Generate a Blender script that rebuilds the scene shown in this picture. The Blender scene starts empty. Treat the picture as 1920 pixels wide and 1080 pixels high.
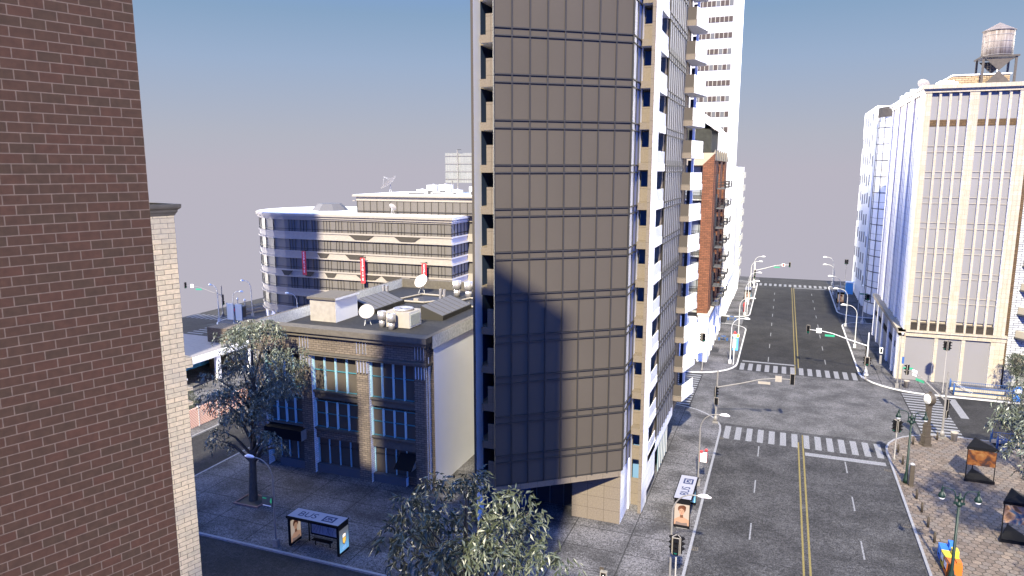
import bpy, math, random
from mathutils import Vector, Matrix
R = math.radians
rnd = random.Random(7)
S = bpy.context.scene
COL = S.collection

# ------------------------------------------------------------ camera
cam = bpy.data.cameras.new('camera')
cam.lens = 1329.0 / 1920.0 * 36.0
cam.clip_start = 0.3
cam.clip_end = 2000
co = bpy.data.objects.new('camera', cam)
COL.objects.link(co)
co.location = (0, 0, 28)
co.rotation_euler = (R(90 - 9.483), 0, R(20.918))
S.camera = co

# ------------------------------------------------------------ light
SUN_AZ = R(7.3)      # the sun stands behind the camera, a little to the right
SUN_EL = R(40)
EXPO = 1.7
sun = bpy.data.lights.new('sun', 'SUN')
sun.energy = 5.0
sun.angle = R(1.5)
sun.color = (1.0, 0.905, 0.68)
so = bpy.data.objects.new('sun', sun)
COL.objects.link(so)
sd = Vector((math.sin(SUN_AZ) * math.cos(SUN_EL), -math.cos(SUN_AZ) * math.cos(SUN_EL), math.sin(SUN_EL)))
so.rotation_euler = sd.to_track_quat('Z', 'Y').to_euler()

W = bpy.data.worlds.new('World')
S.world = W
W.use_nodes = True
nt = W.node_tree
nt.nodes.clear()
wo = nt.nodes.new('ShaderNodeOutputWorld')
bg = nt.nodes.new('ShaderNodeBackground')
tc = nt.nodes.new('ShaderNodeTexCoord')
sx = nt.nodes.new('ShaderNodeSeparateXYZ')
mr = nt.nodes.new('ShaderNodeMapRange')
cr = nt.nodes.new('ShaderNodeValToRGB')
nt.links.new(tc.outputs['Generated'], sx.inputs[0])
nt.links.new(sx.outputs['Z'], mr.inputs['Value'])
mr.inputs['From Min'].default_value = -0.2
mr.inputs['From Max'].default_value = 1.0
nt.links.new(mr.outputs[0], cr.inputs[0])
SKY = [(-0.2, (.49, .465, .54)), (0.0, (.49, .47, .545)), (0.045, (.455, .472, .552)), (0.14, (.337, .438, .61)), (0.2, (.25, .38, .565)),
       (0.3, (.15, .31, .75)), (0.5, (.40, .80, 2.05)), (1.0, (.56, 1.08, 2.6))]
el = cr.color_ramp.elements
for i, (z, c) in enumerate(SKY):
    p = (z + .2) / 1.2
    e = el[i] if i < 2 else el.new(p)
    e.position = p
    e.color = (*c, 1)
# bright sky patches added out of view, to light the side walls
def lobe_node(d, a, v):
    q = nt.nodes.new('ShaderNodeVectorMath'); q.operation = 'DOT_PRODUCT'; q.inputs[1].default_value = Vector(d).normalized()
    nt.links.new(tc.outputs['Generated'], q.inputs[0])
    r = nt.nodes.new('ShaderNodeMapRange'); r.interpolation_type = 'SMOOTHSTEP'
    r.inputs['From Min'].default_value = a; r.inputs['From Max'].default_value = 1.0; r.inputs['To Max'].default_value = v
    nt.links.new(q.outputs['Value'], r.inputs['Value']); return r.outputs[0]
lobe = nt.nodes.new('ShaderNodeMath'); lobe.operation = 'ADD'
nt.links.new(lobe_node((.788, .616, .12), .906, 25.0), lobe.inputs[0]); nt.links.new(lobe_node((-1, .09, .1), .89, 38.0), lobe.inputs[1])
# unseen sky behind the camera, set deep blue to tint the shade
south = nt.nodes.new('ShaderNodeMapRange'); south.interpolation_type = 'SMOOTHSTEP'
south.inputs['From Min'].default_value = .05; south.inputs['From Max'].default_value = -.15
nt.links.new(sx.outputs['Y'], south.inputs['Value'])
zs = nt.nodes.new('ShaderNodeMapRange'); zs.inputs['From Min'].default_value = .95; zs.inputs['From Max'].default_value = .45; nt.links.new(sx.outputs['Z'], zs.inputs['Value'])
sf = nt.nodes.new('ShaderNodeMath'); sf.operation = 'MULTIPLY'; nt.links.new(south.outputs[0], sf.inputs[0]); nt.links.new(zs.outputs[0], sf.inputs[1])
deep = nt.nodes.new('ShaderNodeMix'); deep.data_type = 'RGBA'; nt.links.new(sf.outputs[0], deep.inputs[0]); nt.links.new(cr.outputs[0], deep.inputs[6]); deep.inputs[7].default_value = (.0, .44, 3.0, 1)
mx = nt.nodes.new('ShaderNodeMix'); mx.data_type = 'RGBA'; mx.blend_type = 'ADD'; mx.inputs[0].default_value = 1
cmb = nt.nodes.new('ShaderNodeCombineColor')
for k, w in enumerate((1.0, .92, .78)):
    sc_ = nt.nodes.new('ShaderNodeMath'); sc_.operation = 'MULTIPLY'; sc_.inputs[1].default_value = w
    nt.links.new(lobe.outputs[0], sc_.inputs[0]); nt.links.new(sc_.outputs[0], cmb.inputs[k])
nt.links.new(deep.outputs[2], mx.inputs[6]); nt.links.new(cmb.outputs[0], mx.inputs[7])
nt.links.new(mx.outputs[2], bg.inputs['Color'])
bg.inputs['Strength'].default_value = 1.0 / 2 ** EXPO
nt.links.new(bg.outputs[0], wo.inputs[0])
S.view_settings.view_transform = 'Standard'
S.view_settings.look = 'None'
S.view_settings.exposure = EXPO
S.view_settings.gamma = 1
S.cycles.max_bounces = 6
S.cycles.use_denoising = True

# ------------------------------------------------------------ materials
MATS = {}

def mat(name, col, rough=.8, metal=0.0, spec=.3, emit=None, noise=.0, nscale=2.0, col2=None, streak=False, bump=0):
    if name in MATS: return MATS[name]
    m = bpy.data.materials.new(name); m.use_nodes = True
    n = m.node_tree; b = n.nodes['Principled BSDF']
    b.inputs['Base Color'].default_value = (*col, 1)
    b.inputs['Roughness'].default_value = rough
    b.inputs['Metallic'].default_value = metal
    b.inputs['Specular IOR Level'].default_value = spec
    if emit:
        b.inputs['Emission Color'].default_value = (*emit[0], 1); b.inputs['Emission Strength'].default_value = emit[1]
    if noise or col2:
        t = n.nodes.new('ShaderNodeTexCoord'); mp = n.nodes.new('ShaderNodeMapping')
        nz = n.nodes.new('ShaderNodeTexNoise'); nz.inputs['Scale'].default_value = nscale; nz.inputs['Detail'].default_value = 6
        n.links.new(t.outputs['Object'], mp.inputs[0]); n.links.new(mp.outputs[0], nz.inputs[0])
        if streak: mp.inputs['Scale'].default_value = (3, 3, .25)
        r = n.nodes.new('ShaderNodeValToRGB')
        r.color_ramp.elements[0].position = .3; r.color_ramp.elements[1].position = .7
        c2 = col2 or tuple(c * (1 - noise) for c in col)
        r.color_ramp.elements[0].color = (*c2, 1); r.color_ramp.elements[1].color = (*(col if col2 else tuple(c * (1 + noise) for c in col)), 1)
        n.links.new(nz.outputs[0], r.inputs[0]); n.links.new(r.outputs[0], b.inputs['Base Color'])
        if bump:
            bp = n.nodes.new('ShaderNodeBump'); bp.inputs['Strength'].default_value = bump; bp.inputs['Distance'].default_value = .02
            n.links.new(nz.outputs[0], bp.inputs['Height']); n.links.new(bp.outputs[0], b.inputs['Normal'])
    MATS[name] = m
    return m

def brick_mat(name, c1, c2, mortar, bw=.42, bh=.14, ms=.012, offset=.5, rough=.85, nois=.25, freq=2, spec=.2, bump=.4, var=None):
    m = bpy.data.materials.new(name); m.use_nodes = True
    n = m.node_tree; b = n.nodes['Principled BSDF']; b.inputs['Roughness'].default_value = rough; b.inputs['Specular IOR Level'].default_value = spec
    uv = n.nodes.new('ShaderNodeUVMap'); uv.uv_map = 'UVMap'
    br = n.nodes.new('ShaderNodeTexBrick')
    br.inputs['Scale'].default_value = 1; br.inputs['Brick Width'].default_value = bw; br.inputs['Row Height'].default_value = bh
    br.inputs['Mortar Size'].default_value = ms; br.inputs['Mortar Smooth'].default_value = .1; br.offset = offset; br.offset_frequency = freq
    br.inputs['Color1'].default_value = (*c1, 1); br.inputs['Color2'].default_value = (*c2, 1); br.inputs['Mortar'].default_value = (*mortar, 1)
    n.links.new(uv.outputs[0], br.inputs[0])
    nz = n.nodes.new('ShaderNodeTexNoise'); nz.inputs['Scale'].default_value = 9; nz.inputs['Detail'].default_value = 8
    n.links.new(uv.outputs[0], nz.inputs[0])
    mr = n.nodes.new('ShaderNodeMapRange'); mr.inputs['From Min'].default_value = .3; mr.inputs['From Max'].default_value = .7
    mr.inputs['To Min'].default_value = 1 - nois; mr.inputs['To Max'].default_value = 1 + nois
    n.links.new(nz.outputs[0], mr.inputs[0])
    mu = n.nodes.new('ShaderNodeMix'); mu.data_type = 'RGBA'; mu.blend_type = 'MULTIPLY'; mu.inputs[0].default_value = 1
    n.links.new(br.outputs[0], mu.inputs[6]); n.links.new(mr.outputs[0], mu.inputs[7])
    out = mu.outputs[2]
    if var:   # large soft patches of another tone, as in weathered masonry
        n2 = n.nodes.new('ShaderNodeTexNoise'); n2.inputs['Scale'].default_value = .6; n2.inputs['Detail'].default_value = 4
        n.links.new(uv.outputs[0], n2.inputs[0])
        m2 = n.nodes.new('ShaderNodeMapRange'); m2.inputs['From Min'].default_value = .45; m2.inputs['From Max'].default_value = .7
        n.links.new(n2.outputs[0], m2.inputs[0])
        x2 = n.nodes.new('ShaderNodeMix'); x2.data_type = 'RGBA'; n.links.new(m2.outputs[0], x2.inputs[0]); n.links.new(out, x2.inputs[6]); x2.inputs[7].default_value = (*var, 1)
        x3 = n.nodes.new('ShaderNodeMix'); x3.data_type = 'RGBA'; x3.inputs[0].default_value = .45; n.links.new(out, x3.inputs[6]); n.links.new(x2.outputs[2], x3.inputs[7])
        out = x3.outputs[2]
    n.links.new(out, b.inputs['Base Color'])
    if bump:
        bp = n.nodes.new('ShaderNodeBump'); bp.inputs['Strength'].default_value = bump; bp.inputs['Distance'].default_value = .01; bp.invert = True
        n.links.new(br.outputs['Fac'], bp.inputs['Height']); n.links.new(bp.outputs[0], b.inputs['Normal'])
    MATS[name] = m
    return m

def ground_mat(name, dark, light, speck=.35, joints=None, stain=.35, sc=1.0, rough=.9):
    """granular ground: fine aggregate, soft broad patches, optional slab joints (dx, dy, ox, oy)"""
    m = bpy.data.materials.new(name); m.use_nodes = True
    n = m.node_tree; b = n.nodes['Principled BSDF']; b.inputs['Roughness'].default_value = rough; b.inputs['Specular IOR Level'].default_value = .2
    t = n.nodes.new('ShaderNodeTexCoord')
    def noise(scale, det=5, stretch=None):
        z = n.nodes.new('ShaderNodeTexNoise'); z.inputs['Scale'].default_value = scale; z.inputs['Detail'].default_value = det
        if stretch:
            mp = n.nodes.new('ShaderNodeMapping'); mp.inputs['Scale'].default_value = stretch; n.links.new(t.outputs['Object'], mp.inputs[0]); n.links.new(mp.outputs[0], z.inputs[0])
        else: n.links.new(t.outputs['Object'], z.inputs[0])
        return z.outputs[0]
    def rng(x, a, b_, c, d):
        q = n.nodes.new('ShaderNodeMapRange'); n.links.new(x, q.inputs[0])
        for k, v in zip(('From Min', 'From Max', 'To Min', 'To Max'), (a, b_, c, d)): q.inputs[k].default_value = v
        return q.outputs[0]
    def mul(a, b_):
        q = n.nodes.new('ShaderNodeMath'); q.operation = 'MULTIPLY'; n.links.new(a, q.inputs[0]); n.links.new(b_, q.inputs[1]); return q.outputs[0]
    f = mul(rng(noise(9 * sc, 3), .32, .68, 1 - speck, 1 + speck * 1.2), rng(noise(.35 * sc, 6), .35, .65, 1 - stain, 1 + stain * .6))
    f = mul(f, rng(noise(3.6 * sc, 2), .3, .7, 1 - speck * .5, 1 + speck * .5))
    f = mul(f, rng(noise(1.1 * sc, 6, (1, 4, 1)), .3, .7, .86, 1.12))
    f = mul(f, rng(noise(3.1 * sc, 10), .3, .42, .72, 1))
    if joints:
        dx, dy, ox, oy = joints
        sp = n.nodes.new('ShaderNodeSeparateXYZ'); n.links.new(t.outputs['Object'], sp.inputs[0])
        for ax, d, o in (('X', dx, ox), ('Y', dy, oy)):
            a = n.nodes.new('ShaderNodeMath'); a.operation = 'SUBTRACT'; n.links.new(sp.outputs[ax], a.inputs[0]); a.inputs[1].default_value = o
            w = n.nodes.new('ShaderNodeMath'); w.operation = 'PINGPONG'; n.links.new(a.outputs[0], w.inputs[0]); w.inputs[1].default_value = d / 2
            f = mul(f, rng(w.outputs[0], .03, .055, .22, 1))
    r = n.nodes.new('ShaderNodeMix'); r.data_type = 'RGBA'; r.clamp_factor = True
    ff = n.nodes.new('ShaderNodeMath'); ff.operation = 'MULTIPLY'; n.links.new(f, ff.inputs[0]); ff.inputs[1].default_value = .5
    n.links.new(ff.outputs[0], r.inputs[0]); r.inputs[6].default_value = (*dark, 1); r.inputs[7].default_value = (*light, 1)
    n.links.new(r.outputs[2], b.inputs['Base Color'])
    bp = n.nodes.new('ShaderNodeBump'); bp.inputs['Strength'].default_value = .35; bp.inputs['Distance'].default_value = .01
    n.links.new(f, bp.inputs['Height']); n.links.new(bp.outputs[0], b.inputs['Normal'])
    MATS[name] = m
    return m

def hex_mat(name):
    """rounded hexagonal pavers, each stone of its own tone"""
    m = bpy.data.materials.new(name); m.use_nodes = True
    n = m.node_tree; b = n.nodes['Principled BSDF']; b.inputs['Roughness'].default_value = .85; b.inputs['Specular IOR Level'].default_value = .2
    t = n.nodes.new('ShaderNodeTexCoord')
    mp = n.nodes.new('ShaderNodeMapping'); mp.inputs['Scale'].default_value = (1.62, 1.62, 1); n.links.new(t.outputs['Object'], mp.inputs[0])
    def vm(op, a, b_=None, c=None):
        q = n.nodes.new('ShaderNodeVectorMath'); q.operation = op
        for i, v in enumerate((a, b_)):
            if v is None: continue
            if isinstance(v, tuple): q.inputs[i].default_value = v
            else: n.links.new(v, q.inputs[i])
        return q.outputs['Value'] if op == 'DOT_PRODUCT' else q.outputs[0]
    s = (1, 1.7320508, 1); h = (.5, .8660254, .5)
    fl = n.nodes.new('ShaderNodeVectorMath'); fl.operation = 'MULTIPLY'; n.links.new(mp.outputs[0], fl.inputs[0]); fl.inputs[1].default_value = (1, 1, 0)
    p = vm('ADD', fl.outputs[0], (500, 500 * 1.7320508, 0))
    a = vm('SUBTRACT', vm('MODULO', p, s), h); bb = vm('SUBTRACT', vm('MODULO', vm('SUBTRACT', p, h), s), h)
    a = vm('MULTIPLY', a, (1, 1, 0)); bb = vm('MULTIPLY', bb, (1, 1, 0))
    lt = n.nodes.new('ShaderNodeMath'); lt.operation = 'LESS_THAN'
    n.links.new(vm('DOT_PRODUCT', a, a), lt.inputs[0]); n.links.new(vm('DOT_PRODUCT', bb, bb), lt.inputs[1])
    g = n.nodes.new('ShaderNodeMix'); g.data_type = 'VECTOR'; n.links.new(lt.outputs[0], g.inputs[0]); n.links.new(bb, g.inputs[4]); n.links.new(a, g.inputs[5])
    gv = g.outputs[1]
    ag = vm('ABSOLUTE', gv)
    d1 = vm('DOT_PRODUCT', ag, (.5, .8660254, 0))
    sp = n.nodes.new('ShaderNodeSeparateXYZ'); n.links.new(ag, sp.inputs[0])
    mxn = n.nodes.new('ShaderNodeMath'); mxn.operation = 'MAXIMUM'; n.links.new(d1, mxn.inputs[0]); n.links.new(sp.outputs['X'], mxn.inputs[1])
    idv = vm('SUBTRACT', p, gv)
    rr = vm('MULTIPLY', idv, (2, 1.1547, 0)); rr = vm('ADD', rr, (.5, .5, 0)); rr = vm('FLOOR', rr)
    wn = n.nodes.new('ShaderNodeTexWhiteNoise'); wn.noise_dimensions = '2D'; n.links.new(rr, wn.inputs[0])
    ramp = n.nodes.new('ShaderNodeValToRGB')
    cols = [(0, (.085, .067, .055)), (.35, (.12, .093, .074)), (.7, (.105, .09, .08)), (1, (.155, .12, .093))]
    for i, (q, c) in enumerate(cols):
        e = ramp.color_ramp.elements[i] if i < 2 else ramp.color_ramp.elements.new(q)
        e.position = q; e.color = (*c, 1)
    n.links.new(wn.outputs[0], ramp.inputs[0])
    ed = n.nodes.new('ShaderNodeMapRange'); ed.inputs['From Min'].default_value = .425; ed.inputs['From Max'].default_value = .48; n.links.new(mxn.outputs[0], ed.inputs[0])
    nz = n.nodes.new('ShaderNodeTexNoise'); nz.inputs['Scale'].default_value = 7; nz.inputs['Detail'].default_value = 9; n.links.new(t.outputs['Object'], nz.inputs[0])
    mr_ = n.nodes.new('ShaderNodeMapRange'); mr_.inputs['From Min'].default_value = .3; mr_.inputs['From Max'].default_value = .7; mr_.inputs['To Min'].default_value = .65; mr_.inputs['To Max'].default_value = 1.3
    n.links.new(nz.outputs[0], mr_.inputs[0])
    mu = n.nodes.new('ShaderNodeMix'); mu.data_type = 'RGBA'; mu.blend_type = 'MULTIPLY'; mu.inputs[0].default_value = 1
    n.links.new(ramp.outputs[0], mu.inputs[6]); n.links.new(mr_.outputs[0], mu.inputs[7])
    x = n.nodes.new('ShaderNodeMix'); x.data_type = 'RGBA'; n.links.new(ed.outputs[0], x.inputs[0]); n.links.new(mu.outputs[2], x.inputs[6]); x.inputs[7].default_value = (.03, .025, .02, 1)
    n.links.new(x.outputs[2], b.inputs['Base Color'])
    bp = n.nodes.new('ShaderNodeBump'); bp.inputs['Strength'].default_value = .6; bp.inputs['Distance'].default_value = .02; bp.invert = True
    n.links.new(ed.outputs[0], bp.inputs['Height']); n.links.new(bp.outputs[0], b.inputs['Normal'])
    MATS[name] = m
    return m

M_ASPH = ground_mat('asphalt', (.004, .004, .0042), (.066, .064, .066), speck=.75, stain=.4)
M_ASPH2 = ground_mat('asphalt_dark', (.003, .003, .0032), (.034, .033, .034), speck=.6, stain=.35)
M_WALK = ground_mat('sidewalk_concrete', (.01, .01, .01), (.136, .131, .138), speck=.85, stain=.6, joints=(4.6, 3.0, -9.57, .15))
M_PAVER = hex_mat('hex_paver')
M_KERB = mat('kerb_stone', (.17, .17, .18), noise=.15, nscale=5)
M_KERBW = mat('kerb_pale_stone', (.42, .41, .40), noise=.12, nscale=5)
M_PAINT = mat('road_paint_white', (.20, .20, .21), col2=(.075, .075, .08), nscale=9)
M_YEL = mat('road_paint_yellow', (.17, .13, .035), col2=(.09, .075, .03), nscale=9)
M_SLOT = mat('drain_iron', (.02, .02, .022), noise=.2)
M_REDBRICK = brick_mat('red_brick', (.033, .0145, .0095), (.025, .0142, .0090), (.070, .050, .040), bw=.30, bh=.139, ms=.008, nois=.16)
M_CREAM = brick_mat('cream_brick', (.62, .49, .30), (.50, .41, .26), (.09, .07, .045), bw=.5, bh=.178, ms=.0095, nois=.14, var=(.27, .26, .22))
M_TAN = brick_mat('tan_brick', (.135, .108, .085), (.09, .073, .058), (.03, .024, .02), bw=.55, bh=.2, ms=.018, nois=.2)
M_TAN_LIT = brick_mat('side_lit_tan_brick', (.8, .79, .76), (.68, .66, .62), (.25, .23, .2), bw=.55, bh=.2, ms=.014, nois=.1)  # pale copy of the tan brick, imitates light on the pilaster sides
M_BROWN = brick_mat('brown_brick', (.155, .062, .032), (.10, .042, .022), (.04, .02, .014), bw=.7, bh=.26, ms=.02, nois=.3)
M_OLIVEB = brick_mat('dull_brown_brick', (.085, .052, .026), (.06, .038, .02), (.03, .02, .012), bw=.7, bh=.26, ms=.02, nois=.3)
M_WHBRICK = brick_mat('white_brick', (.36, .37, .38), (.27, .28, .30), (.03, .03, .035), bw=1.1, bh=.3, ms=.03, nois=.15)
M_BOXBRICK = brick_mat('yellow_brick', (.30, .22, .13), (.2, .14, .08), (.05, .035, .025), bw=.7, bh=.26, ms=.025)
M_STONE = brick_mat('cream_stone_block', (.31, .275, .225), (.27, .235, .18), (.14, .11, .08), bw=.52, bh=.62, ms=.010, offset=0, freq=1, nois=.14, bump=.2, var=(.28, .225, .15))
M_WSTONE = brick_mat('side_lit_white_stone', (.82, .81, .79), (.80, .79, .77), (.42, .40, .38), bw=.6, bh=.95, ms=.014, offset=0, freq=1, nois=.05, bump=.1)  # near-white on the cream tower's sides, side light put into the colour
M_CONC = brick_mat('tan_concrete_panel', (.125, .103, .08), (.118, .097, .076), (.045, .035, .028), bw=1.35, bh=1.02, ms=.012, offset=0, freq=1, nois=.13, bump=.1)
M_CONC_LIT = brick_mat('side_lit_concrete_panel', (.66, .65, .63), (.62, .61, .59), (.22, .21, .2), bw=1.35, bh=.77, ms=.012, offset=0, freq=1, nois=.06, bump=.1)  # white copy of the tan concrete, light painted on sides and undersides
M_CONCG = mat('grey_concrete', (.33, .33, .32), col2=(.16, .16, .15), nscale=3)
M_PALE = mat('pale_concrete', (.25, .225, .195), col2=(.20, .18, .155), nscale=2.5)
M_CORN = mat('brown_stone_trim', (.075, .065, .053), noise=.15, nscale=3, streak=False)
M_WHITE = mat('white_render_and_lit_sides', (.85, .85, .845), noise=.015, nscale=.6)  # also put on side faces and undersides to imitate light there
M_WHITEC = mat('white_cladding', (.80, .80, .79), rough=.5, spec=.3, metal=0, noise=.02, nscale=.5)
M_GLASS = mat('bronze_glass', (.058, .050, .042), rough=.6, spec=.03, noise=.05, nscale=.15)
M_GLASSG = mat('grey_glass', (.115, .112, .112), rough=.5, spec=.1, noise=.05, nscale=.12)
M_GLASSB = mat('far_glass', (.108, .098, .088), rough=.5, spec=.1, noise=.06, nscale=.2)
M_GLASSW = mat('pale_side_glass', (.33, .33, .34), rough=.4, metal=.1, noise=.04, nscale=.3)  # side glass made paler, reflected light put into its colour
M_EASTG = mat('east_glass', (.155, .155, .16), rough=.45, spec=.3, noise=.05, nscale=.4)
M_SHBLUE = mat('shade_blue_recess_wall', (.085, .165, .27), rough=.7)  # blue of the shade painted into the recess walls
M_DARKG = mat('dark_opening', (.02, .022, .028), rough=.4, spec=.2)
M_FRAME = mat('dark_frame', (.022, .02, .018), rough=.6)
M_FRAME2 = mat('grey_frame', (.075, .075, .075), rough=.5)
M_BLUEF = mat('pale_blue_frame', (.22, .38, .43), rough=.6, noise=.08, nscale=4)
M_METAL = mat('galvanised_pole', (.17, .16, .15), rough=.5, metal=.2, noise=.1, nscale=4)
M_METALW = mat('pale_painted_pole', (.42, .42, .42), rough=.5, spec=.4)
M_BLACK = mat('black_paint', (.005, .005, .006), rough=.8, spec=.08)
M_BRONZE = mat('dark_bronze', (.055, .045, .034), rough=.5, metal=.2, noise=.15, nscale=3)
M_GREEN = mat('green_cast_iron', (.003, .014, .010), rough=.5, spec=.3)
M_ROOF = mat('roof_gravel', (.022, .021, .022), col2=(.009, .009, .01), nscale=3)
M_ROOFW = mat('white_roof', (.5, .5, .5), noise=.08, nscale=.6)
M_STEEL = mat('galvanised_steel', (.42, .40, .40), rough=.35, metal=.7, noise=.12, nscale=3)
M_AC = mat('ac_enamel', (.25, .225, .20), rough=.6, noise=.05)
M_SKYL = mat('skylight_glass', (.088, .085, .088), rough=.5, spec=.15)
M_TRUNK = mat('bark', (.062, .052, .04), col2=(.03, .025, .02), nscale=6, streak=True)
M_RED = mat('red_enamel', (.55, .03, .035), rough=.5)
M_WSIGN = mat('white_sign', (.75, .75, .73), rough=.5)
M_GSIGN = mat('green_sign', (.02, .22, .12), rough=.5)
M_BSIGN = mat('blue_paint', (.02, .07, .22), rough=.5)
M_LBLUE = mat('light_blue_plastic', (.08, .33, .70), rough=.5)
M_ORANGE = mat('orange_plastic', (.42, .10, .012), rough=.5)
M_YBOX = mat('yellow_plastic', (.50, .38, .03), rough=.5)
M_BBOX = mat('blue_plastic', (.025, .12, .42), rough=.5)
M_RAILB = mat('blue_railing_paint', (.02, .06, .17), rough=.5)
M_INK = mat('navy_lettering', (.01, .018, .06), rough=.6)
M_SHROOF = mat('shelter_roof_white', (.22, .22, .25), rough=.35, spec=.5)
M_DGREEN = mat('signal_green_lens', (.01, .12, .08), emit=((.05, 1, .6), .05))
M_LENS = mat('signal_dark_lens', (.02, .015, .012), rough=.3)
M_LAMP = mat('lamp_head_white', (.62, .58, .58), rough=.4)
M_GLOBE = mat('globe_glass', (.8, .8, .78), rough=.3)
M_LEAF_CACHE = {}

def leaf_mat(name, a, b_):
    m = bpy.data.materials.new(name); m.use_nodes = True
    n = m.node_tree; b = n.nodes['Principled BSDF']; b.inputs['Roughness'].default_value = .42; b.inputs['Specular IOR Level'].default_value = .6
    g = n.nodes.new('ShaderNodeNewGeometry'); r = n.nodes.new('ShaderNodeValToRGB')
    r.color_ramp.elements[0].color = (*a, 1); r.color_ramp.elements[1].color = (*b_, 1)
    e = r.color_ramp.elements.new(.9); e.color = tuple((x + y) / 2 for x, y in zip(a, b_)) + (1,)
    n.links.new(g.outputs['Random Per Island'], r.inputs[0]); n.links.new(r.outputs[0], b.inputs['Base Color'])
    MATS[name] = m
    return m
M_LEAF = leaf_mat('willow_leaf', (.020, .028, .013), (.085, .095, .06))
M_LEAFP = leaf_mat('sunlit_leaf', (.04, .05, .03), (.20, .22, .165))  # brighter copy of the leaf colour, imitates sun on the crown
M_LEAF2 = leaf_mat('grey_leaf', (.022, .026, .018), (.10, .105, .085))

# ------------------------------------------------------------ mesh builder
class MB:
    def __init__(s, o=(0, 0, 0), az=0.0):
        s.v = []; s.f = []; s.m = []; s.smooth = []
        s.T = Matrix.Translation(o) @ Matrix.Rotation(az, 4, 'Z')
    def add(s, verts, faces, m=0, smooth=False):
        k = len(s.v)
        s.v += [tuple(s.T @ Vector(v)) for v in verts]
        for f in faces:
            s.f.append(tuple(k + i for i in f)); s.smooth.append(smooth)
        s.m += (list(m) if isinstance(m, (list, tuple)) else [m] * len(faces))
        return s
    def box(s, x0, y0, z0, x1, y1, z1, m=0, mx=None, my=None, mt=None, mb=None):
        mx = m if mx is None else mx; my = m if my is None else my; mt = m if mt is None else mt; mb = m if mb is None else mb
        v = [(x0, y0, z0), (x1, y0, z0), (x1, y1, z0), (x0, y1, z0), (x0, y0, z1), (x1, y0, z1), (x1, y1, z1), (x0, y1, z1)]
        return s.add(v, [(3, 2, 1, 0), (4, 5, 6, 7), (0, 1, 5, 4), (1, 2, 6, 5), (2, 3, 7, 6), (3, 0, 4, 7)], [mb, mt, my, mx, my, mx])
    def prism(s, poly, z0, z1, m=0, mt=None, ms=None):
        n = len(poly); z1s = z1 if isinstance(z1, (list, tuple)) else [z1] * n
        v = [(p[0], p[1], z0) for p in poly] + [(p[0], p[1], z) for p, z in zip(poly, z1s)]
        f = [tuple(range(n - 1, -1, -1)), tuple(range(n, 2 * n))] + [(i, (i + 1) % n, n + (i + 1) % n, n + i) for i in range(n)]
        return s.add(v, f, [m, m if mt is None else mt] + (ms or [m] * n))
    def quad(s, a, b, c, d, m=0):
        return s.add([a, b, c, d], [(0, 1, 2, 3)], m)
    def tube(s, pts, r, n=8, m=0, cap=True):
        if not isinstance(r, (list, tuple)): r = [r] * len(pts)
        pts = [Vector(p) for p in pts]; v = []; f = []; up = None
        for i, p in enumerate(pts):
            d = (pts[min(i + 1, len(pts) - 1)] - pts[max(i - 1, 0)]).normalized()
            if up is None: up = d.orthogonal().normalized()
            up = (up - d * up.dot(d)).normalized(); w = d.cross(up)
            for k in range(n):
                a = 2 * math.pi * k / n
                v.append(tuple(p + (up * math.cos(a) + w * math.sin(a)) * r[i]))
        for i in range(len(pts) - 1):
            for k in range(n):
                f.append((i * n + k, i * n + (k + 1) % n, (i + 1) * n + (k + 1) % n, (i + 1) * n + k))
        s.add(v, f, m, True)
        if cap: s.add([v[k] for k in range(n)], [tuple(range(n - 1, -1, -1))], m); s.add(v[-n:], [tuple(range(n))], m)
        return s
    def lathe(s, prof, c=(0, 0, 0), n=16, m=0, smooth=True):
        v = []; f = []
        for r, z in prof:
            for k in range(n):
                a = 2 * math.pi * k / n
                v.append((c[0] + r * math.cos(a), c[1] + r * math.sin(a), c[2] + z))
        for i in range(len(prof) - 1):
            for k in range(n):
                f.append((i * n + k, i * n + (k + 1) % n, (i + 1) * n + (k + 1) % n, (i + 1) * n + k))
        f.append(tuple(range(n - 1, -1, -1))); f.append(tuple(range((len(prof) - 1) * n, len(prof) * n)))
        return s.add(v, f, m, smooth)
    def mesh(s, name, mats):
        me = bpy.data.meshes.new(name)
        me.from_pydata(s.v, [], s.f)
        for m in (mats if isinstance(mats, (list, tuple)) else [mats]): me.materials.append(m)
        me.polygons.foreach_set('material_index', s.m)
        me.polygons.foreach_set('use_smooth', s.smooth)
        uv = me.uv_layers.new(name='UVMap').data
        for p in me.polygons:
            nx, ny, nz = p.normal
            L = math.hypot(nx, ny)
            for li in p.loop_indices:
                c = me.vertices[me.loops[li].vertex_index].co
                uv[li].uv = (c.x, c.y) if abs(nz) > .7 or L < 1e-6 else ((-ny * c.x + nx * c.y) / L, c.z)
        me.update()
        return me
    def build(s, name, mats, parent=None, loc=None):
        o = bpy.data.objects.new(name, s.mesh(name, mats))
        COL.objects.link(o)
        if parent: o.parent = parent
        if loc: o.location = loc
        return o

def tag(o, label=None, cat=None, group=None, kind=None):
    if label: o['label'] = label
    if cat: o['category'] = cat
    if group: o['group'] = group
    if kind: o['kind'] = kind
    return o

def thing(name, label, cat, loc=(0, 0, 0), rz=0, group=None, scale=1):
    o = bpy.data.objects.new(name, None); COL.objects.link(o)
    o.location = loc; o.rotation_euler = (0, 0, rz); o.empty_display_size = .3; o.scale = (scale,) * 3
    return tag(o, label, cat, group)

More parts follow.
